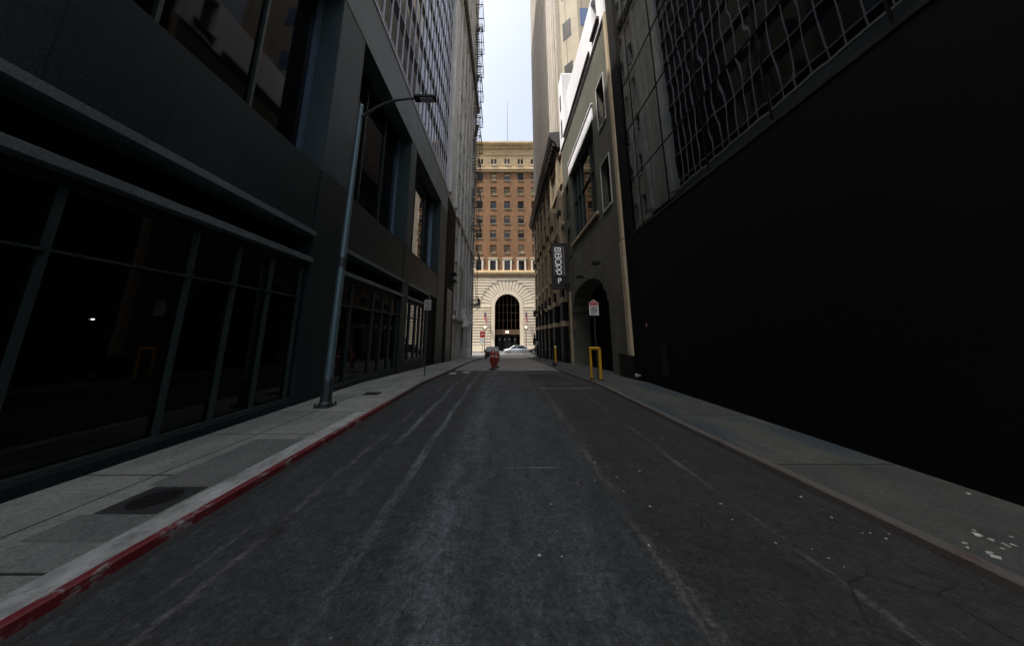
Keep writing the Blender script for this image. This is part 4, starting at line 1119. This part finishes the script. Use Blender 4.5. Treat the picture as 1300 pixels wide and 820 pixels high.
# ------------------------------------------------------------------ cars
def car(name, x, y, z, ang, paint, lab, L_=4.5, Wd=1.78, Ht=1.45, suv=False):
    root = empty(name, (x, y, z), lab, 'car')
    # build at origin facing +X then rotate vertices
    ca, sa = math.cos(ang), math.sin(ang)
    def tr(mb):
        mb.v = [(x+v[0]*ca-v[1]*sa, y+v[0]*sa+v[1]*ca, z+v[2]) for v in mb.v]; return mb
    h = L_/2; hw = Wd/2
    belt = .88 if not suv else 1.0
    # lower body: stations (x, halfwidth, zbottom, ztop)
    st = [(-h,hw*.80,.42,.80),(-h+.08,hw*.90,.32,.90),(-h+.5,hw*.98,.24,.96),(-h*.45,hw,.22,.94),(0,hw,.22,.92),(h*.35,hw,.22,.90),(h*.55,hw*.98,.22,.86),(h-.5,hw*.94,.24,.76),(h-.12,hw*.86,.3,.66),(h,hw*.74,.38,.56)]
    if suv: st = [(a,b,c,d+.12) for a,b,c,d in st]
    m = MB(); vs = []; 
    for (a, w, zb, zt) in st:
        vs += [(a,-w*.92,zb),(a,-w,zb+.14),(a,-w,zt-.12),(a,-w*.9,zt),(a,w*.9,zt),(a,w,zt-.12),(a,w,zb+.14),(a,w*.92,zb)]
    fs = []
    for i in range(len(st)-1):
        for k in range(8):
            p0 = i*8+k; p1 = i*8+(k+1) % 8; fs.append((p0,p1,p1+8,p0+8))
    fs += [tuple(range(7,-1,-1)), tuple(range(len(vs)-8, len(vs)))]
    m.add(vs, fs, True); body = tr(m).build('body', paint, root, bevel=0)
    # cabin
    rt = Ht
    cb = ([(-h+.22,.95,.95),(-h+.85,rt-.06,.80),(-.1,rt,.78),(.35,rt-.04,.78),(h*.52,.90,.92)] if not suv else [(-h+.08,1.0,.95),(-h+.35,rt-.04,.82),(-.1,rt,.80),(.4,rt-.05,.80),(h*.5,1.0,.94)])
    m = MB(); vs = []
    for a, zt, wf in cb: vs += [(a,-hw*wf,zt),(a,hw*wf,zt)]
    base = [(cb[0][0],belt),(cb[1][0],belt),(cb[2][0],belt),(cb[3][0],belt),(cb[4][0],belt-.02)]
    n0 = len(vs)
    for a, zt in base: vs += [(a,-hw*.95,zt),(a,hw*.95,zt)]
    fs = []
    for i in range(4):
        fs += [(2*i,2*i+1,2*i+3,2*i+2),(2*i,2*i+2,n0+2*i+2,n0+2*i),(2*i+1,n0+2*i+1,n0+2*i+3,2*i+3)]
    fs += [(0,n0,n0+1,1),(8,9,n0+9,n0+8)]
    m.add(vs, fs); tr(m).build('windows', m_carglass, root)
    m = MB(); vs = []
    for a, zt, wf in cb[1:4]: vs += [(a,-hw*(wf-.0),zt-.02),(a,-hw*(wf-.08),zt+.025),(a,hw*(wf-.08),zt+.025),(a,hw*wf,zt-.02)]
    fs = [(4*i+k,4*i+k+1,4*i+k+5,4*i+k+4) for i in range(2) for k in range(3)] + [(0,1,2,3),(8,11,10,9)]
    m.add(vs, fs, True)
    # pillars
    for s in (-1, 1):
        for (i, j) in ((0,1),(3,4)):
            a, zt, wf = cb[i]; a2, z2, w2 = cb[j]
            m.tube([(a,s*hw*wf,zt-.01),(a2,s*hw*w2,z2-.01)], .045, 6)
        m.tube([(-.15,s*hw*.955,belt),(-.15,s*hw*.80,rt-.03)], .04, 6)
    tr(m).build('roof', paint, root)
    R_ = .33 if not suv else .38
    for wx in (-h*.62, h*.60):
        for s in (-1, 1):
            m = MB(); yy = s*(hw-.09)
            m.tube([(wx,yy-.11,R_),(wx,yy+.11,R_)], R_, 24); ty = tr(m).build('tyre', m_tyre, root)
            m = MB(); yo = yy+s*.115
            m.tube([(wx,yo-.012*s,R_),(wx,yo+.008*s,R_)], R_*.66, 20)
            tr(m).build('rim', m_rim, ty)
    for s in (-1, 1):
        m = MB(); m.box(h-.3,h-.03,s*hw*.80-.14,s*hw*.80+.05,.52,.68); tr(m).build('headlight', m_headlight, root, bevel=.03)
        m = MB(); m.box(-h-.02,-h+.12,s*hw*.76-.16,s*hw*.76+.1,.66,.86) ; tr(m).build('tail_light', m_taillight, root, bevel=.02)
        m = MB(); m.box(h*.32,h*.40,s*(hw+.0),s*(hw+.16),.90,1.02); tr(m).build('mirror', paint, root, bevel=.02)
    m = MB(); m.box(-h-.03,-h+.02,-.26,.26,.52,.64) ; tr(m).build('number_plate', m_signwhite, root)
    return root
car('parked_car', 2.2, 56.7, -1.72, math.pi, m_silver, 'silver sedan standing side on in front of the arched doorway')
car('parked_car', -1.5, 39.5, g(38.5)-.08, math.pi/2, m_darkcar, 'dark green car seen from behind at the end of the alley beside the orange drums', L_=4.4)
car('parked_car', 6.6, 55.0, -1.72, math.pi, m_blackcar, 'black sport utility car half hidden by the right corner behind the traffic signal', L_=4.6, Wd=1.9, Ht=1.7, suv=True)

# ------------------------------------------------------------------ world, sun, camera
EL, SUNV = 65, Vector((-1, -.44, 0))
az = math.atan2(SUNV.x, SUNV.y)      # clockwise from +Y
w = bpy.data.worlds.new('World'); sc.world = w; w.use_nodes = True
t = w.node_tree
sky = t.nodes.new('ShaderNodeTexSky'); sky.sky_type = 'NISHITA'; sky.sun_disc = False
sky.sun_elevation = R(EL); sky.sun_rotation = az; sky.air_density = 1.0; sky.dust_density = 6; sky.ozone_density = 1.0
hs = t.nodes.new('ShaderNodeHueSaturation'); hs.inputs['Saturation'].default_value = .56; t.links.new(sky.outputs[0], hs.inputs['Color']); t.links.new(hs.outputs[0], t.nodes['Background'].inputs[0]); t.nodes['Background'].inputs[1].default_value = .135
ld = bpy.data.lights.new('sun', 'SUN'); ld.energy = 2.8; ld.angle = R(.5); ld.color = (1,.94,.85)
lo = bpy.data.objects.new('sun', ld); col.objects.link(lo)
d = Vector((SUNV.x, SUNV.y, SUNV.to_2d().length*math.tan(R(EL)))).normalized()
lo.rotation_euler = d.to_track_quat('Z', 'Y').to_euler()

cd = bpy.data.cameras.new('camera'); cam = bpy.data.objects.new('camera', cd); col.objects.link(cam); sc.camera = cam
cd.sensor_width = 36; cd.sensor_fit = 'HORIZONTAL'; cd.lens = 375/1300*36
cd.shift_x = 10/1300; cd.shift_y = -60/1300
cam.location = (0,0,1.65); cam.rotation_euler = (R(90)+math.atan(75/375), 0, 0)
cd.clip_end = 2000; cd.clip_start = .05
sc.view_settings.view_transform = 'Standard'; sc.view_settings.look = 'None'; sc.view_settings.gamma = 1
sc.view_settings.use_curve_mapping = False
sc.view_settings.exposure = 1.4
sc.render.engine = 'CYCLES'
sc.cycles.max_bounces = 8; sc.cycles.diffuse_bounces = 4; sc.cycles.glossy_bounces = 4
sc.cycles.use_denoising = True
